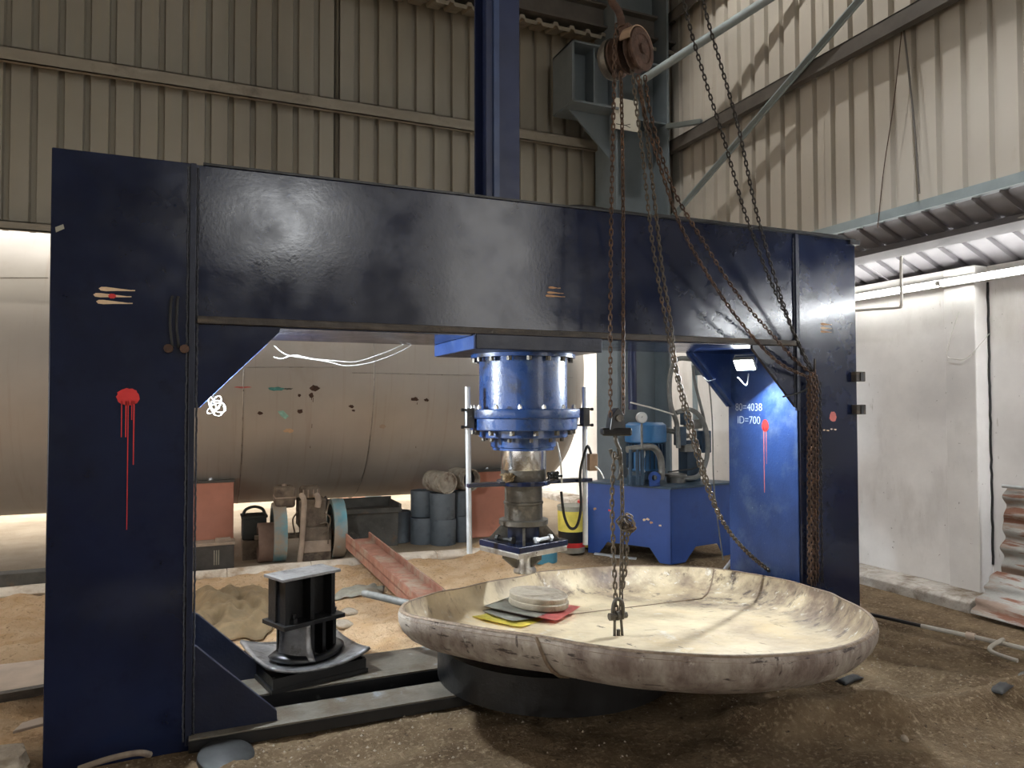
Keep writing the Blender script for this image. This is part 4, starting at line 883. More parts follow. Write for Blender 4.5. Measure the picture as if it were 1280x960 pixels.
# debris at the left edge
def slab(name, pts, z, t, m, lab, cat, tilt=0):
    mb = MB(); mb.prism([(x, y, z+tilt*(y-pts[0][1])) for x, y in pts], (0, 0, t)); return mb.build(name, m, label=lab, cat=cat, bevel=0.004)
mb = MB(); mb.grid(lambda u, v: (-1.75+1.2*u, 4.74+0.52*v, 0.035+0.025*sin(v*3.1)*(0.6+.4*sin(u*3))), 16, 10); mb.build('bent_sheet', M['sheetmetal'], smooth=60, thick=0.008, label='pale bent metal sheet on the sand left of the press', cat='sheet')
MB().bar((-1.8, 4.60, 0.025), (-0.5, 4.78, 0.03), 0.05, 0.045).build('steel_strip', M['steel_edge'], label='dark flat bar under the near edge of the pale bent sheet', cat='bar')
slab('plank_scrap', [(-0.84, 4.18), (-0.62, 4.26), (-0.60, 4.38), (-0.82, 4.28)], 0.02, 0.015, M['sheetmetal'], 'small pale plank scrap beside the left column foot', 'scrap')
mb = MB(); bmesh.ops.create_icosphere(mb.bm, subdivisions=4, radius=1)
for v in mb.bm.verts:
    q = v.co.copy(); k = max(abs(q.x), abs(q.y), abs(q.z)); q /= k**0.75
    v.co = Vector((-0.93, 3.82, 0.0))+Vector((q.x*.21, q.y*.15, q.z*.07))*(1+.15*noise.noise(q*2.5)+.05*noise.noise(q*7))
mb.build('concrete_lump', M['rock'], smooth=50, label='rough pale concrete lump at the near left corner', cat='rock')
MB().box(-3.5, -0.9, 7.55, 7.72, -0.02, 0.13).build('edge_beam', M['bin'], label='long dark sill beam beyond the sand at the left edge', cat='beam', bevel=0.005)
# ================================================================== BEHIND THE PRESS
tk = thing('storage_tank', 'huge brushed stainless horizontal tank behind the press', 'tank', (-1, 9.4, 0.42))
TR, TY, TZ = 1.6, 9.4, 2.02
MB().lathe((-8, TY, TZ), (1, 0, 0), [(TR, 0), (TR, 8.35)], 96).build('shell_course', M['tank'], tk, smooth=180)
MB().lathe((0.35, TY, TZ), (1, 0, 0), [(TR, 0.004), (TR, 1.33)], 96).build('shell_course', M['tank'], tk, smooth=180)
MB().lathe((1.68, TY, TZ), (1, 0, 0), [(TR, 0.004), (TR, 1.90)], 96).build('shell_course', M['tank'], tk, smooth=180)
MB().lathe((3.584, TY, TZ), (1, 0, 0), [(TR, 0), (TR, .45), (TR*.985, .58), (TR*.93, .72), (TR*.8, .85), (TR*.55, .96), (TR*.25, 1.01), (0, 1.02)], 96).build('end_dome', M['tank'], tk, smooth=180)
for x in (0.352, 1.682, 3.584): MB().lathe((x-.006, TY, TZ), (1, 0, 0), [(TR+.001, 0), (TR+.005, .003), (TR+.005, .009), (TR+.001, .012)], 96).build('ring_weld', M['steel'], tk, smooth=60)
def tpt(px, py):
    d = (px-640)/F*rgt-(py-480)/F*upv+fwd; o = EYE-Vector((0, TY, TZ)); a = d.y**2+d.z**2; b = 2*(o.y*d.y+o.z*d.z); c = o.y**2+o.z**2-TR*TR
    t = (-b-sqrt(max(0, b*b-4*a*c)))/(2*a); return EYE+d*t
def tank_line(name, pts, r, m): 
    return MB().tube([tpt(*p)+Vector((0, -.001, 0)) for p in pts], r, 5).build(name, m, tk, smooth=60)
tank_line('long_seam', [(0+6*i, 347) for i in range(0, 11)], 0.004, M['steel'])
tank_line('long_seam', [(300+12*i, 459-0.0*i) for i in range(0, 12)], 0.004, M['steel'])
tank_line('long_seam', [(440+12*i, 466+.25*i) for i in range(0, 24)], 0.004, M['steel'])
def tank_mark(pts, m): 
    P_ = [tpt(*p) for p in pts]; n = Vector((0, P_[0].y-TY, P_[0].z-TZ)).normalized()
    mb = MB(); vs = [mb.v(p+n*.004) for p in P_]; mb.face(vs); return mb.build('paint_mark', m, tk)
def pblob(cx, cy, rx, ry, n=14, j=.3): return [(cx+rx*(1+random.uniform(-j, j))*cos(2*pi*i/n), cy+ry*(1+random.uniform(-j, j))*sin(2*pi*i/n)) for i in range(n)]
tank_mark(pblob(345, 486, 11, 2.2), M['teal']); tank_mark(pblob(360, 486, 6, 1.2), M['bin']); tank_mark([(347, 514), (354, 513), (361, 520), (357, 524), (351, 520)], M['aqua'])
tank_mark(pblob(361, 538, 6, 3), M['cream']); tank_mark(pblob(393, 485, 6, 3.5), M['rust']); tank_mark(pblob(389, 494, 3, 3), M['rust']); tank_mark(pblob(375, 514, 4, 2.5), M['rust'])
tank_mark(pblob(374, 494, 2, 2), M['rust']); tank_mark(pblob(325, 516, 3.5, 2), M['rust']); tank_mark(pblob(518, 499, 5, 2.6), M['rust']); tank_mark(pblob(533, 500, 3, 2), M['rust']); tank_mark(pblob(439, 508, 3, 2), M['rust'])
tank_mark(pblob(442, 513, 2, 1.3), M['rust']); tank_mark(pblob(304, 484, 10, 1.2), M['redpink']); tank_mark(pblob(478, 533, 4, 3), M['sheetmetal'])
for x, y0, y1 in ((389, 497, 560), (391, 497, 535), (521, 503, 560)): tank_mark([(x, y0), (x+.7, y0), (x-1, y1), (x-1.6, y1)], M['rust'])
# saddles
for i, (x0, x1) in enumerate(((-0.30, 0.285), (2.84, 3.50))):
    s_ = thing('tank_saddle', ('salmon painted steel saddle box under the tank behind the left column', 'salmon painted steel saddle box under the tank behind the press ram')[i], 'saddle', ((x0+x1)/2, 8.5, 0))
    MB().box(x0, x1, 8.30, 9.9, -0.02, 0.775).build('pier', M['salmon'], s_, bevel=0.006)
    MB().box(x0-.01, x1+.01, 8.28, 9.9, 0.776, 0.80).build('cap_plate', M['bin'], s_)
    MB().cyl((x0+.12, 8.36, .80), (x0+.12, 8.36, .93), .015, n=8).build('stud', M['zinc'], s_); MB().cyl((x0+.36, 8.36, .80), (x0+.36, 8.36, .85), .025, n=8).build('stud', M['zinc'], s_)
# battery box
bt = thing('battery', 'long dark battery case below the left salmon saddle', 'battery', (0.0, 7.75, 0))
MB().box(-0.36, 0.27, 7.62, 7.82, -0.02, 0.235).build('case', M['battery'], bt, bevel=0.01)
MB().box(-0.37, 0.28, 7.61, 7.83, 0.235, 0.262).build('lid', M['engine_light'], bt, bevel=0.006)
MB().box(0.10, 0.24, 7.66, 7.78, 0.262, 0.285).build('cap_cover', M['engine_light'], bt, bevel=0.004)
for x in (0.085, 0.105, 0.125): MB().box(x, x+.01, 7.612, 7.62, 0.05, 0.19).build('label_bar', M['greyplate'], bt)
cr = thing('plastic_crate', 'small dark plastic crate with arched handle between saddle and engine', 'crate', (0.45, 8.1, 0))
MB().box(0.36, 0.60, 8.0, 8.25, 0.20, 0.42).build('body', M['crate'], cr, bevel=0.012); MB().box(0.35, 0.61, 7.99, 8.26, 0.42, 0.445).build('rim', M['crate'], cr, bevel=0.005)
MB().tube(spline([(0.37, 8.12, .44), (0.40, 8.12, .50), (0.48, 8.12, .525), (0.56, 8.12, .50), (0.59, 8.12, .44)]), .016, 8).build('handle', M['crate'], cr, smooth=60)
MB().box(0.36, 0.62, 8.0, 8.25, -.02, .19).build('lower_box', M['engine'], cr, bevel=.01)
# diesel engine
en = thing('diesel_engine', 'old dusty brown stationary diesel engine with two flywheels', 'engine', (0.93, 7.8, 0))
EY = 7.85
def gp(x, y, Y=EY): return pt(x, y, Y=Y)
a, b = gp(376, 708), gp(412, 655); MB().box(a.x, b.x, 7.70, 8.05, -.02, b.z).build('crankcase', M['engine'], en, bevel=.02)
MB().box(a.x+.01, b.x-.01, 7.68, 7.70, .08, .2).build('inspection_cover', M['engine_light'], en, bevel=.006)
a, b = gp(372, 656), gp(406, 622); MB().box(a.x, b.x, 7.74, 8.02, a.z-.02, b.z).build('cylinder_block', M['engine'], en, bevel=.015)
c = gp(387, 612); mb = MB(); mb.lathe((c.x, EY, c.z-.085), (0, 0, 1), [(0, 0), (.085, 0), (.10, .015), (.105, .10), (.09, .125), (0, .13)], 24); mb.build('air_cleaner', M['engine'], en, smooth=40)
for k in range(6): 
    aa = pi+pi*(k+.5)/6; MB().box(c.x+.1*cos(aa)-.006, c.x+.1*cos(aa)+.006, EY+.1*sin(aa)-.01, EY+.1*sin(aa)+.006, c.z-.07, c.z+.01).build('fin', M['engine_light'], en)
a, b = gp(343, 634), gp(368, 607); tnk = MB().box(a.x, b.x, 7.72, 8.0, a.z, b.z).build('fuel_tank', M['engine'], en, bevel=.03)
MB().box(a.x-.004, b.x+.004, 7.716, 8.004, (a.z+b.z)/2-.006, (a.z+b.z)/2+.006).build('strap', M['engine_light'], tnk)
MB().cyl(((a.x+b.x)/2, 7.86, b.z), ((a.x+b.x)/2, 7.86, b.z+.02), .025, n=12).build('filler_cap', M['engine_light'], tnk)
MB().tube(spline([gp(376, 618, 7.66), gp(380, 626, 7.62), gp(379, 650, 7.62), gp(377, 680, 7.62), gp(374, 707, 7.62)]), .028, 10).build('exhaust_pipe', M['engine_light'], en, smooth=60)
MB().tube(spline([gp(395, 618, 7.7), gp(398, 624, 7.66), gp(397, 634, 7.66)]), .03, 10).build('elbow', M['engine_light'], en, smooth=60)
def wheel(nm, x0, x1, cz, R, m, face):
    mb = MB(); mb.lathe((x0, EY, cz), (1, 0, 0), [(R*.82, 0), (R, 0), (R, x1-x0), (R*.82, x1-x0), (R*.82, 0)], 40); w = mb.build(nm, m, en, smooth=40)
    mb = MB(); mb.lathe(((x0+x1)/2-.012, EY, cz), (1, 0, 0), [(0, -.02), (.06, -.02), (.06, 0), (R*.83, 0), (R*.83, .024), (.06, .024), (.06, .05), (0, .05)], 32); mb.build('web', M[face], w, smooth=40); return w
wheel('flywheel', gp(340, 680).x, gp(356, 680).x, .29, .30, M['wheelblue'], 'bin')
wheel('flywheel', gp(413, 680).x, gp(428, 680).x, .29, .31, M['wheelblue'], 'bin')
wheel('belt_pulley', gp(322, 690).x, gp(342, 690).x, .19, .20, M['wheelrust'], 'wheelrust')
MB().cyl((gp(318, 690).x, EY, .24), (gp(430, 690).x, EY, .24), .03, n=12).build('shaft', M['engine'], en)
for q in ([(357, 640), (352, 655), (360, 668), (372, 672)], [(405, 640), (413, 648), (410, 662), (404, 668)], [(400, 655), (410, 655), (410, 680)], [(372, 640), (366, 650), (369, 668)]):
    MB().tube(spline([gp(x, y, 7.68) for x, y in q]), .008, 6).build('fuel_line', M['engine'], en, smooth=60)
# trough bin
bn = thing('steel_trough', 'grey steel trough with flared rim right of the engine', 'trough', (1.7, 8.3, 0))
MB().prism([(1.40, 8.15, -.02), (2.03, 8.15, -.02), (2.03, 8.12, .39), (1.30, 8.12, .39)], (0, .5, 0)).build('body', M['bin'], bn)
MB().prism([(1.26, 8.06, .395), (2.06, 8.06, .385), (2.06, 8.10, .43), (1.32, 8.10, .44)], (0, .03, 0)).build('flared_rim', M['bin'], bn)
MB().prism([(1.24, 8.06, .40), (1.27, 8.06, .40), (1.30, 8.1, .44)], (0, .55, 0.1)).build('flared_rim', M['bin'], bn)
MB().box(1.30, 2.06, 8.6, 8.63, .38, .50).build('back_lip', M['bin'], bn); MB().box(2.03, 2.06, 8.10, 8.64, .38, .47).build('side_lip', M['bin'], bn)
# grey drums: a stacked row with cores laid on top
def drum(cx, cy, z0, R, h, lab):
    mb = MB(); mb.lathe((cx, cy, z0), (0, 0, 1), [(0, 0), (R*.96, 0), (R, .01), (R*1.0, h*.5), (R*1.02, h-.02), (R, h), (R*.9, h), (R*.88, h-.01), (0, h-.01)], 32)
    return mb.build('drum', M['drum'], smooth=40, label=lab, cat='drum', group='grey drums stacked by the salmon saddle')
drum(2.54, 8.05, -.02, .145, .30, 'lower grey drum of the middle stack by the salmon saddle')
drum(2.53, 8.05, .281, .145, .30, 'upper grey drum of the middle stack, under the pale core')
drum(2.34, 8.20, -.02, .145, .31, 'lower grey drum of the dark left stack beside the trough')
drum(2.36, 8.28, .291, .14, .30, 'upper grey drum half hidden behind the middle stack')
drum(2.80, 8.14, -.02, .11, .31, 'lower grey drum right against the salmon saddle')
drum(2.79, 8.16, .291, .11, .29, 'upper grey drum right against the salmon saddle')
drum(2.12, 8.45, -.02, .14, .36, 'black-looking drum in shadow between trough and drum stacks')
def core(c, ax, R, L, m, lab, hollow=False):
    t = thing('core_roll', lab, 'roll', c); c = Vector(c); ax = Vector(ax).normalized()
    mb = MB(); mb.ring(c-ax*L/2, c+ax*L/2, R, R*.86, 32); mb.build('sleeve', M['log'], t, smooth=40)
    mb = MB()
    if hollow: mb.cyl(c+ax*(L/2-.10), c+ax*(L/2-.09), R*.86)
    else: mb.lathe(c+ax*(L/2-.02), ax, [(0, .006), (R*.3, .0), (R*.6, .006), (R*.86, 0), (R*.86, -.01), (0, -.01)], 24)
    mb.build('end_face', M['black'] if hollow else M['log'], t, smooth=60)
core((2.50, 8.06, .705), (0.25, -1, 0.0), .125, .36, 'log', 'short pale core lying end-on on top of the middle drum stack')
core((2.82, 8.18, .715), (0.30, -1, 0.0), .130, .36, 'log', 'hollow dark-mouthed core lying beside the pale one against the saddle', True)
MB().box(1.95, 2.35, 11.5, 11.9, -.02, .13).build('orange_crate', M['orange'], label='low orange crate far out in the sun under the tank', cat='crate')
MB().box(2.40, 2.62, 11.6, 11.9, -.02, .14).build('blue_crate', M['paleblue'], label='low pale blue crate far out beside the orange one', cat='crate')
# rusty channel lying on the sand edge
ch = thing('rusty_channel', 'long rusty pink steel channel sloping from the trough down to the dish', 'channel', (1.5, 6.4, 0.05))
A_, B_ = Vector((1.46, 7.55, .20)), Vector((1.60, 4.75, .09)); dA = (B_-A_).normalized(); sd = dA.cross(Vector((0, 0, 1))).normalized(); uu = sd.cross(dA)
def cbar(o0, o1, z0, z1): 
    mb = MB(); mb.prism([A_+sd*o0+uu*z0, A_+sd*o1+uu*z0, A_+sd*o1+uu*z1, A_+sd*o0+uu*z1], B_-A_); return mb
cbar(-.125, .125, 0, .012).build('web', M['rustbeam'], ch); cbar(-.125, -.112, -.07, .075).build('flange', M['rustbeam'], ch); cbar(.112, .125, -.07, .075).build('flange', M['rustbeam'], ch)
# paint cans
def bucket(c, R, h, parts, lab, lid=None):
    t = thing('paint_bucket', lab, 'bucket', c); x, y, z = c
    z0 = 0
    for nm, m, hh in parts:
        mb = MB(); r0, r1 = R*(.92+.08*z0/h), R*(.92+.08*(z0+hh)/h); mb.lathe((x, y, z+z0), (0, 0, 1), [(0, 0), (r0, 0), (r1, hh), (0, hh)], 28); mb.build(nm, M[m], t, smooth=40); z0 += hh
    mb = MB(); mb.lathe((x, y, z+h), (0, 0, 1), [(R*.9, -.012), (R*1.03, -.012), (R*1.03, .008), (R*.9, .012), (0, .012)] if lid else [(R*1.02, -.015), (R*1.04, 0), (R*.95, .006), (R*.93, -.06), (0, -.06)], 28)
    mb.build('lid' if lid else 'rim', M[lid or 'greyplate'], t, smooth=40)
bucket((3.70, 7.08, -.01), .155, .50, (('base', 'greyplate', .06), ('red_band', 'red', .05), ('dark_band', 'black', .12), ('yellow_band', 'yellow', .22), ('top_band', 'greyplate', .05)), 'open yellow paint bucket with black and red band, left of the pair')
bucket((4.06, 7.28, -.01), .155, .50, (('base', 'yellow', .30), ('white_band', 'whiteplastic', .14), ('top_band', 'whiteplastic', .06)), 'yellow and white paint bucket with red lid beside the power unit', 'red')
mb = MB(); mb.lathe((3.19, 6.75, -.01), (0, 0, 1), [(0, 0), (.15, 0), (.152, .01), (.15, .24), (.145, .25), (.14, .23), (0, .23)], 28); mb.build('blue_can', M['canblue'], smooth=40, label='low teal blue can behind the press punch', cat='can')
for i, (x, y) in enumerate(((3.60, 6.40), (3.70, 6.26))):
    MB().bar((x, y, gz(x, y)+.012), (x+.20, y-.16, gz(x+.2, y-.16)+.014), .06, .012).build('steel_strip', M['zinc'], label=('short bright metal strip on the floor, nearer the yellow bucket', 'short bright metal strip on the floor, nearer the power unit leg')[i], cat='strip')
# ================================================================== HYDRAULIC POWER UNIT
hu = thing('hydraulic_power_unit', 'blue hydraulic power pack with motor, hoses and gauge behind the press', 'power unit', (4.6, 6.7, 0))
Mh = Matrix.Translation((4.33, 6.13, 0)) @ Matrix.Rotation(radians(117.5), 4, 'Z')    # x runs along the lit face, y away from it
Lh, Dh = 1.0, -1.0
HA = Vector((4.33, 6.13)); e1 = (Vector((3.86, 7.0))-HA); L1 = e1.length; e1.normalize(); e2 = Vector((0.985, 0.175)).normalized(); L2 = .98
def hp(s, t, z): q = HA+e1*s+e2*t; return Vector((q.x, q.y, z))
def hbox(s0, s1, t0, t1, z0, z1):
    mb = MB(); mb.prism([hp(s0, t0, z0), hp(s1, t0, z0), hp(s1, t1, z0), hp(s0, t1, z0)], (0, 0, z1-z0)); return mb
hbox(0.012, L1, 0.008, L2, .12, .735).build('oil_tank', M['unit'], hu)
mb = MB(); mb.prism([hp(0, 0, -.02), hp(.13, 0, -.02), hp(.24, 0, .12), hp(.30, 0, .165), hp(L1-.30, 0, .165), hp(L1-.24, 0, .12), hp(L1-.13, 0, -.02), hp(L1, 0, -.02), hp(L1, 0, .735), hp(0, 0, .735)], e2.to_3d()*.008); mb.build('front_sheet', M['unit'], hu)
mb = MB(); mb.prism([hp(0, 0, -.02), hp(0, .2, -.02), hp(0, .36, .13), hp(0, L2-.3, .13), hp(0, L2-.2, -.02), hp(0, L2, -.02), hp(0, L2, .735), hp(0, 0, .735)], e1.to_3d()*.01); mb.build('side_sheet', M['unit'], hu)
hbox(-.025, L1+.02, -.02, L2+.02, .735, .757).build('lid', M['motor_dark'], hu, bevel=.003)
for s_, z, m in ((.72, .46, 'red'), (.30, .40, 'cream'), (.26, .41, 'cream'), (.12, .36, 'cream'), (.50, .44, 'cream'), (.90, .46, 'ochre'), (.22, .38, 'ochre')):
    mb = MB(); o = [(s_+.022*cos(t)*random.uniform(.5, 1.2), z+.014*sin(t)*random.uniform(.5, 1.2)) for t in [2*pi*k/10 for k in range(10)]]
    mb.prism([hp(a, -.0012, b) for a, b in o], e2.to_3d()*.001); mb.build('paint_smear', M[m], hu)
# motor
mc = hp(.46, .22, 0); mo = Vector((mc.x, mc.y, 0))
ms = MB(); ms.lathe(mo, (0, 0, 1), [(0, .90), (.19, .90), (.19, 1.16), (.17, 1.18), (0, 1.18)], 32); ms = ms.build('motor', M['motor'], hu, smooth=40)
for k in range(26):
    a = 2*pi*k/26; d = Vector((cos(a), sin(a), 0)); MB().bar(mo+d*.195+Vector((0, 0, .92)), mo+d*.195+Vector((0, 0, 1.18)), .008, .03, d).build('fin', M['motor_dark'], ms)
MB().lathe(mo, (0, 0, 1), [(0, 1.40), (.18, 1.40), (.215, 1.375), (.22, 1.34), (.22, 1.20), (.21, 1.19), (0, 1.19)], 36).build('fan_cover', M['motor'], ms, smooth=40)
MB().lathe(mo, (0, 0, 1), [(0, .757), (.13, .757), (.13, .78), (.08, .80), (.08, .88), (.16, .88), (.16, .90), (0, .90)], 28).build('bell_housing', M['motor_dark'], hu, smooth=40)
vd = Vector((-mo.x, -mo.y, 0)).normalized()
gc = pt(802, 522, Y=6.2)
gg = MB(); gg.lathe(gc, vd+Vector((.25, 0, 0)), [(0, .03), (.05, .03), (.056, .02), (.056, -.02), (0, -.02)], 28); gg = gg.build('pressure_gauge', M['zinc'], hu, smooth=40)
MB().lathe(gc+(vd+Vector((.25, 0, 0))).normalized()*.031, vd+Vector((.25, 0, 0)), [(0, .002), (.043, .002), (.043, 0), (0, 0)], 24).build('dial', M['whiteplastic'], gg)
MB().bar(gc+vd*.036, gc+vd*.036+Vector((.02, 0, .025)), .004, .004).build('needle', M['black'], gg)
gd = MB(); gd.tube([gc+Vector((0, 0, -.05)), gc+Vector((0, 0, -.30))], .012, 8); gd.build('gauge_stem', M['grease'], hu, smooth=40)
def g6(x, y, Y=6.3): return pt(x, y, Y=Y)
MB().tube(spline([g6(800, 556), g6(806, 566), g6(802, 580), g6(806, 590)]), .008, 6).build('copper_line', M['zinc'], hu, smooth=60)
MB().tube(spline([g6(784, 562), g6(800, 560), g6(815, 559), g6(824, 568), g6(827, 585), g6(826, 600)]), .035, 10).build('elbow_pipe', M['grease'], hu, smooth=60)
MB().tube(spline([g6(820, 600, 6.5), g6(819, 560, 6.5), g6(823, 542, 6.5), g6(835, 538, 6.5), g6(860, 545, 6.55)]), .028, 10).build('return_pipe', M['hose'], hu, smooth=60)
for x in (788, 797, 803): MB().tube([g6(x, 562, 6.25), g6(x, 606, 6.25)], .018, 8).build('riser_pipe', M['motor_dark'], hu)
MB().box(*[q for q in (4.02, 4.14, 6.36, 6.46, .757, .86)]).build('pump_block', M['motor_dark'], hu, bevel=.008)
lp = MB(); c = g6(818, 597, 6.28); lp.lathe(c, (-.45, -.9, 0), [(.028, -.012), (.028, .012), (.062, .012), (.062, -.012), (.028, -.012)], 24); lp.box(c.x-.06, c.x+.06, c.y-.01, c.y+.01, .757, c.z-.03); lp.build('lifting_eye', M['unit'], hu, smooth=40)
fc = g6(845, 600, 6.5); mb = MB(); mb.lathe((fc.x, fc.y, .757), (0, 0, 1), [(0, 0), (.10, 0), (.10, .06), (.115, .065), (.115, .085), (.05, .10), (0, .10)], 28); mb.build('filter_housing', M['grease'], hu, smooth=40)
va = MB(); p = g6(862, 600, 6.6); va.box(p.x-.09, p.x+.09, p.y-.08, p.y+.08, .757, 1.20); va = va.build('valve_stand', M['motor_dark'], hu, bevel=.004)
for k, (x, y, w, h) in enumerate(((850, 545, .05, .10), (866, 530, .09, .05), (880, 552, .06, .12), (862, 560, .10, .04), (856, 522, .03, .08))):
    q = g6(x, y, 6.48); MB().box(q.x-w, q.x+w, q.y-.05, q.y+.05, q.z-h, q.z+h).build('valve_body', M['grease'] if k % 2 else M['motor_dark'], va, bevel=.008)
hz = [[(848, 560, 6.4), (846, 530, 6.4), (838, 505, 6.38), (837, 475, 6.38), (842, 455, 6.38), (850, 448, 6.38), (872, 450, 6.38)],
      [(866, 455, 6.42), (868, 475, 6.42), (874, 500, 6.42), (880, 525, 6.42), (880, 545, 6.45)],
      [(845, 516, 6.4), (862, 512, 6.38), (876, 522, 6.38), (884, 545, 6.38), (883, 575, 6.4), (873, 595, 6.42), (855, 598, 6.45)]]
for h_ in hz: MB().tube(spline([pt(x, y, Y=Y) for x, y, Y in h_]), .026 if h_ is not hz[1] else .016, 10).build('hose', M['hose'], hu, smooth=60)
MB().tube(spline([g6(835, 590), g6(850, 588), g6(870, 585), g6(880, 575)]), .008, 6).build('hose', M['blackrub'], hu, smooth=60)
MB().tube([pt(868, 450, Y=6.7), pt(871, 606, Y=6.6)], .03, 10).build('vertical_pipe', M['bracegrey'], hu)
pk = thing('junction_box', 'grey-blue box with pipe stub at the press gusset above the power unit', 'box', pt(878, 462, Y=6.4))
q = pt(878, 462, Y=6.4); MB().box(q.x-.07, q.x+.10, q.y-.05, q.y+.05, q.z-.06, q.z+.05).build('body', M['colgrey'], pk, bevel=.004); MB().cyl(q+Vector((-.13, 0, .06)), q+Vector((.04, 0, .06)), .02, n=10).build('stub', M['zinc'], pk)
dp1 = MB(); dp1.cyl(pt(790, 440, Y=6.42)+Vector((0, 0, .02)), pt(791, 512, Y=6.42), .045, n=16); dp1.build('dark_pipe', M['colblue'], smooth=40, label='dark blue vertical pipe in front of the column above the motor', cat='pipe')
MB().tube(spline([pt(788, 503, Y=6.3), pt(815, 510, Y=6.3), pt(842, 518, Y=6.3)]), .008, 6).build('wire_tail', M['pvc'], label='pale wire tail stretched in front of the column over the motor', cat='wire', smooth=60)
MB().tube(spline([pt(884, 460, Y=5.6), pt(890, 520, Y=5.6), pt(892, 600, Y=5.6), pt(897, 650, Y=5.6), pt(904, 700, Y=5.6)]), .007, 6).build('grey_cable', M['hose'], label='thin grey cable hanging down beside the power unit', cat='cable', smooth=60)
MB().cyl(pt(906, 712, Y=4.9).lerp(pt(919, 695, Y=4.9), -2.2), pt(919, 695, Y=4.9), .016, n=10).build('pipe_stub', M['zinc'], label='pale angled pipe stub behind the far rim near the power unit', cat='pipe')
# ================================================================== WIRES AND SMALL THINGS
wr_ = thing('wire_coil', 'small tangled coil of white wire hanging under the left gusset', 'wire', pt(270, 505, Y=4.5))
c = pt(270, 506, Y=4.5)
for k in range(5):
    a0 = (0.3, 1.0, -.5, .15, -.9)[k]; rx = (.016, .03, .022, .034, .018)[k]; cc = c+Vector(((-.02, .012, .0, .01, -.01)[k], .01*k, (.0, -.01, .01, -.02, -.02)[k])); MB().tube([cc+Vector((rx*cos(t)*cos(a0)-.045*sin(t)*sin(a0), 0, rx*cos(t)*sin(a0)+.045*sin(t)*cos(a0))) for t in [i*2*pi/20 for i in range(21)]], .0028, 5).build('loop', M['whiteplastic'], wr_, smooth=60)
MB().tube([(XL1, 4.5, c.z+.06), pt(262, 488, Y=4.5), c+Vector((0, 0, .03))], .003, 5).build('tie', M['blackrub'], wr_)
for i, q in enumerate(([(343, 432), (358, 443), (385, 448), (410, 452), (432, 457), (455, 455), (480, 448), (505, 437), (515, 430)], [(342, 446), (352, 448), (368, 444), (390, 448), (420, 451), (445, 452), (475, 443), (500, 433), (508, 428)])):
    MB().tube(spline([pt(x, y, Y=4.56) for x, y in q]), .0035, 6).build('white_wire', M['whiteplastic'], smooth=60, cat='wire', label=('sagging white wire under the beam, lower strand', 'sagging white wire under the beam, upper strand')[i])
sg = thing('notice_plate', 'small white notice plate fixed to the steel column behind the chains', 'sign', pt(782, 145, Y=6.42))
a, b = pt(767, 160, Y=6.42), pt(798, 127, Y=6.42)
MB().box(a.x, b.x, 6.42, 6.43, a.z, b.z).build('plate', M['sign'], sg)
for s_ in (-1, 1): MB().bar(((a.x+b.x)/2-.01, 6.418, a.z+.05), ((a.x+b.x)/2+.05, 6.418, a.z+.05+s_*.02), .006, .001, (0, 1, 0)).build('mark', M['black'], sg)
MB().box(a.x+.03, (a.x+b.x)/2-.01, 6.418, 6.42, a.z+.045, a.z+.052).build('mark', M['black'], sg)
MB().box(a.x+.1, b.x-.1, 6.43, 6.736, a.z+.1, a.z+.14).build('bracket', M['colgrey'], sg)
recede(sg, 1.054)
for o in [o for o in COL.objects if o.parent is None and o.name.split('.')[0] in ('hydraulic_power_unit', 'paint_bucket', 'blue_can', 'junction_box', 'wire_tail')]: recede(o, 0.9375)
recede(bpy.data.objects['dark_pipe'], 1.0)
# tube lights and conduit on the side wall
def tubelight(y0, y1, x, z, lab, glow='tube_on'):
    t = thing('tube_light', lab, 'tube light', (x, (y0+y1)/2, z)); MB().box(x+.024, x+.06, y0-.02, y1+.02, z-.03, z+.03).build('batten', M['whiteplastic'], t)
    MB().cyl((x, y0, z), (x, y1, z), .022, n=12).build('tube', M[glow], t, smooth=40)
    for y in (y0-.012, y1+.012): MB().cyl((x, y-.012, z), (x, y+.012, z), .02, n=10).build('end_cap', M['whiteplastic'], t)
tubelight(4.18, 5.38, 5.63, 2.60, 'glowing tube light on the side wall nearest the press column')
tubelight(2.93, 4.13, 5.63, 2.60, 'glowing tube light on the side wall at the right edge')
for y, q in ((0.2, 'far outside the frame on the right'), (1.5, 'just outside the frame on the right')): tubelight(y, y+1.2, 5.77, 2.54, 'tube light on the side wall, '+q, 'tube_bright')
cn = MB(); cn.tube(spline([(5.52, 5.6, 2.47), (5.52, 4.9, 2.455), (5.52, 4.48, 2.43), (5.51, 4.42, 2.44), (5.50, 4.405, 2.50), (5.50, 4.40, 2.83), (5.49, 4.36, 2.875), (5.45, 4.2, 2.885), (5.32, 3.3, 2.91), (5.2, 2.4, 2.93)], 6), .013, 10)
cn.build('conduit', M['pvc'], smooth=60, label='white conduit pipe bending along the awning in front of the tube light', cat='conduit')
MB().tube(spline([(5.68, 4.02, 2.35), (5.675, 4.09, 2.15), (5.675, 4.13, 2.0), (5.67, 4.05, 1.96), (5.68, 3.95, 1.97), (5.72, 3.80, 2.15)]), .004, 6).build('wall_cable', M['pvc'], smooth=60, label='thin pale cable looping across the white wall pillar', cat='cable')
for i, q in enumerate(([(1127, 40), (1117, 130), (1105, 210), (1097, 285)], [(1129, 30), (1137, 100), (1144, 170), (1149, 242)])):
    MB().tube(spline([pt(x, y, X=4.99) for x, y in q]), .004 if i == 0 else .008, 6).build('hanging_wire', M['girt_dark'] if i else M['rust'], smooth=60, cat='wire', label=('thin reddish wire hanging down the right-hand cladding', 'thicker grey wire hanging down the right-hand cladding')[i])
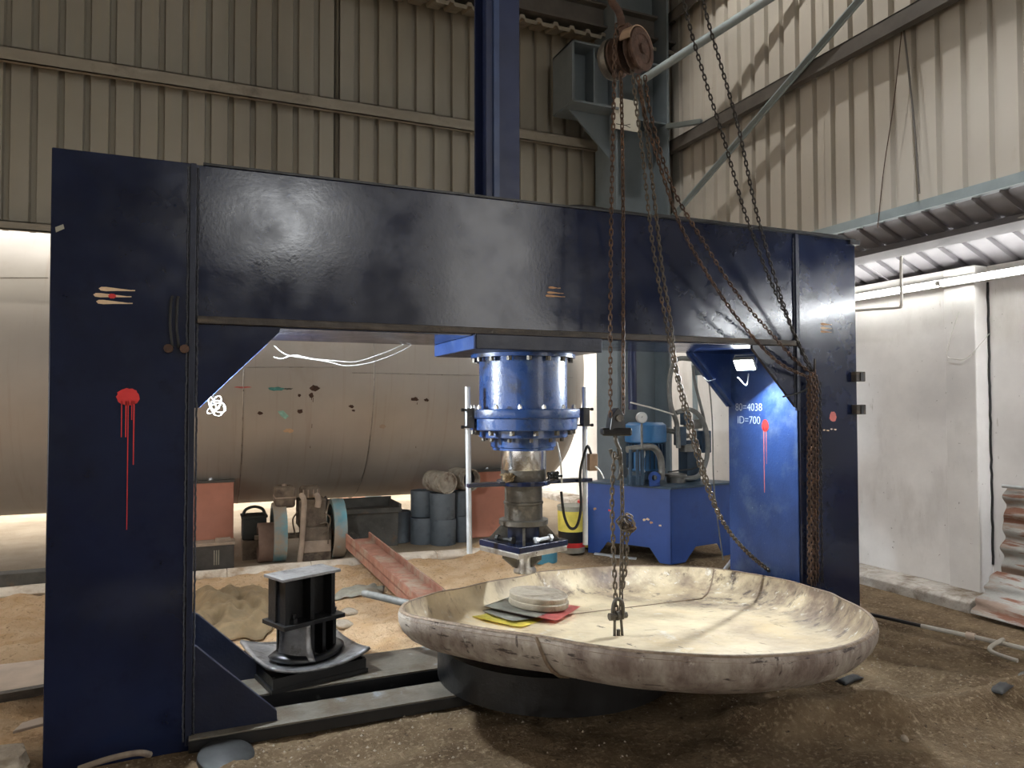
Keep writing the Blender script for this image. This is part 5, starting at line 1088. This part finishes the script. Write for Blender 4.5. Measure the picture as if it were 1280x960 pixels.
# rusted corrugated sheets leaning at the right
def rs(px, Y0, Y1, z0, z1, xf, lab, top=False):
    mb = MB()
    mb.grid(lambda u, v: (xf(z0+(z1-z0)*v)+.016*sin((z0+(z1-z0)*v)*2*pi/.13), Y0+(Y1-Y0)*u+.012*sin(v*23)*(u > .98), z0+(z1-z0)*v), 12, 60)
    return mb.build('rusted_sheet', M['rustsheet'], smooth=180, thick=.004, label=lab, cat='sheet')
rs(0, 2.2, 3.70, .24, .95, lambda z: 5.72-.10*(.95-z), 'rust-streaked corrugated sheet standing against the white wall')
rs(0, 2.2, 3.74, .01, .30, lambda z: 5.33+(z)*1.0, 'rust-brown sheet sloping out at the foot of the standing one')
MB().tube([(5.70, 3.71, .955), (5.70, 2.2, .955)], .014, 8).build('sheet_bar', M['zinc'], label='thin bar along the top edge of the rusted sheet', cat='bar')
# pipes and scrap on the floor at right
fp = thing('floor_pipe', 'long pale pipe with coupling lying across the floor at right', 'pipe', (4.7, 3.6, 0.02))
MB().tube([(4.50, 4.6, .02), (4.56, 4.01, .028), (4.66, 3.62, .030)], .013, 10).build('run', M['black'], fp); MB().tube([(4.66, 3.62, .03), (4.76, 3.30, .032), (4.93, 2.6, .03)], .015, 10).build('run', M['dustpipe'], fp)
MB().cyl((4.744, 3.35, .032), (4.760, 3.30, .032), .026, n=12).build('coupling', M['engine_light'], fp)
MB().tube(spline([(4.83, 3.16, .05), (4.70, 3.13, .045), (4.62, 3.11, .03), (4.60, 3.05, .02), (4.61, 2.93, .015)]),   .013, 8).build('branch', M['dustpipe'], fp, smooth=60)
mb = MB(); mb.lathe((4.42, 2.62, 0.0), (0, 0, 1), [(0, .03), (.10, .03), (.13, .02), (.16, .03), (.17, 0), (0, 0)], 28); mb.build('iron_disc', M['bin'], smooth=40, label='round dark iron disc at the right edge of the floor', cat='disc')
for i, (x, y, a, l) in enumerate(((3.98, 2.62, .3, .20), (3.62, 3.3, .2, .2))):
    mb = MB(); mb.grid(lambda u, v: (x+l*(u-.5)*cos(a)-.05*(v-.5)*sin(a), y+l*(u-.5)*sin(a)+.07*(v-.5)*cos(a), gz(x, y)+.012+.02*(1-(2*v-1)**2)*(1-(2*u-1)**2)+.006*noise.noise(Vector((u*6, v*6, i)))), 10, 6)
    mb.build('dark_scrap', M['blackrub'], smooth=60, thick=.006, cat='scrap', label=('strip of dark scrap in the hollow at the right', 'dark scrap strip in the pit under the right rim')[i])
mb = MB(); bmesh.ops.create_icosphere(mb.bm, subdivisions=2, radius=.018)
for v in mb.bm.verts: v.co = Vector((3.13, 2.53, gz(3.13, 2.53)+.01))+v.co*(1+.4*noise.noise(v.co*60))
mb.build('stone', M['rock'], smooth=180, label='single pale stone on the dirt in front of the ridge', cat='stone')
# loose grit strewn over the dirt
mb = MB()
for k in range(1500):
    x = random.uniform(-0.9, 4.6); y = random.uniform(1.9, 4.2) if k % 3 else random.uniform(3.4, 3.78)
    if -0.7 < x < -0.03 and y > 3.78: continue
    r = random.choice((.003, .004, .005, .006, .009)); z = gz(x, y)
    a = [mb.v((x+r*cos(t)*random.uniform(.7, 1.3), y+r*sin(t)*random.uniform(.7, 1.3), z-.002)) for t in (0, 1.57, 3.14, 4.7)]; tp = mb.v((x, y, z+r*.9))
    for q in range(4): mb.face([a[q], a[(q+1) % 4], tp])
mb.build('grit', M['rock'], kind='stuff', label='loose grit scattered over the brown dirt floor', cat='grit')
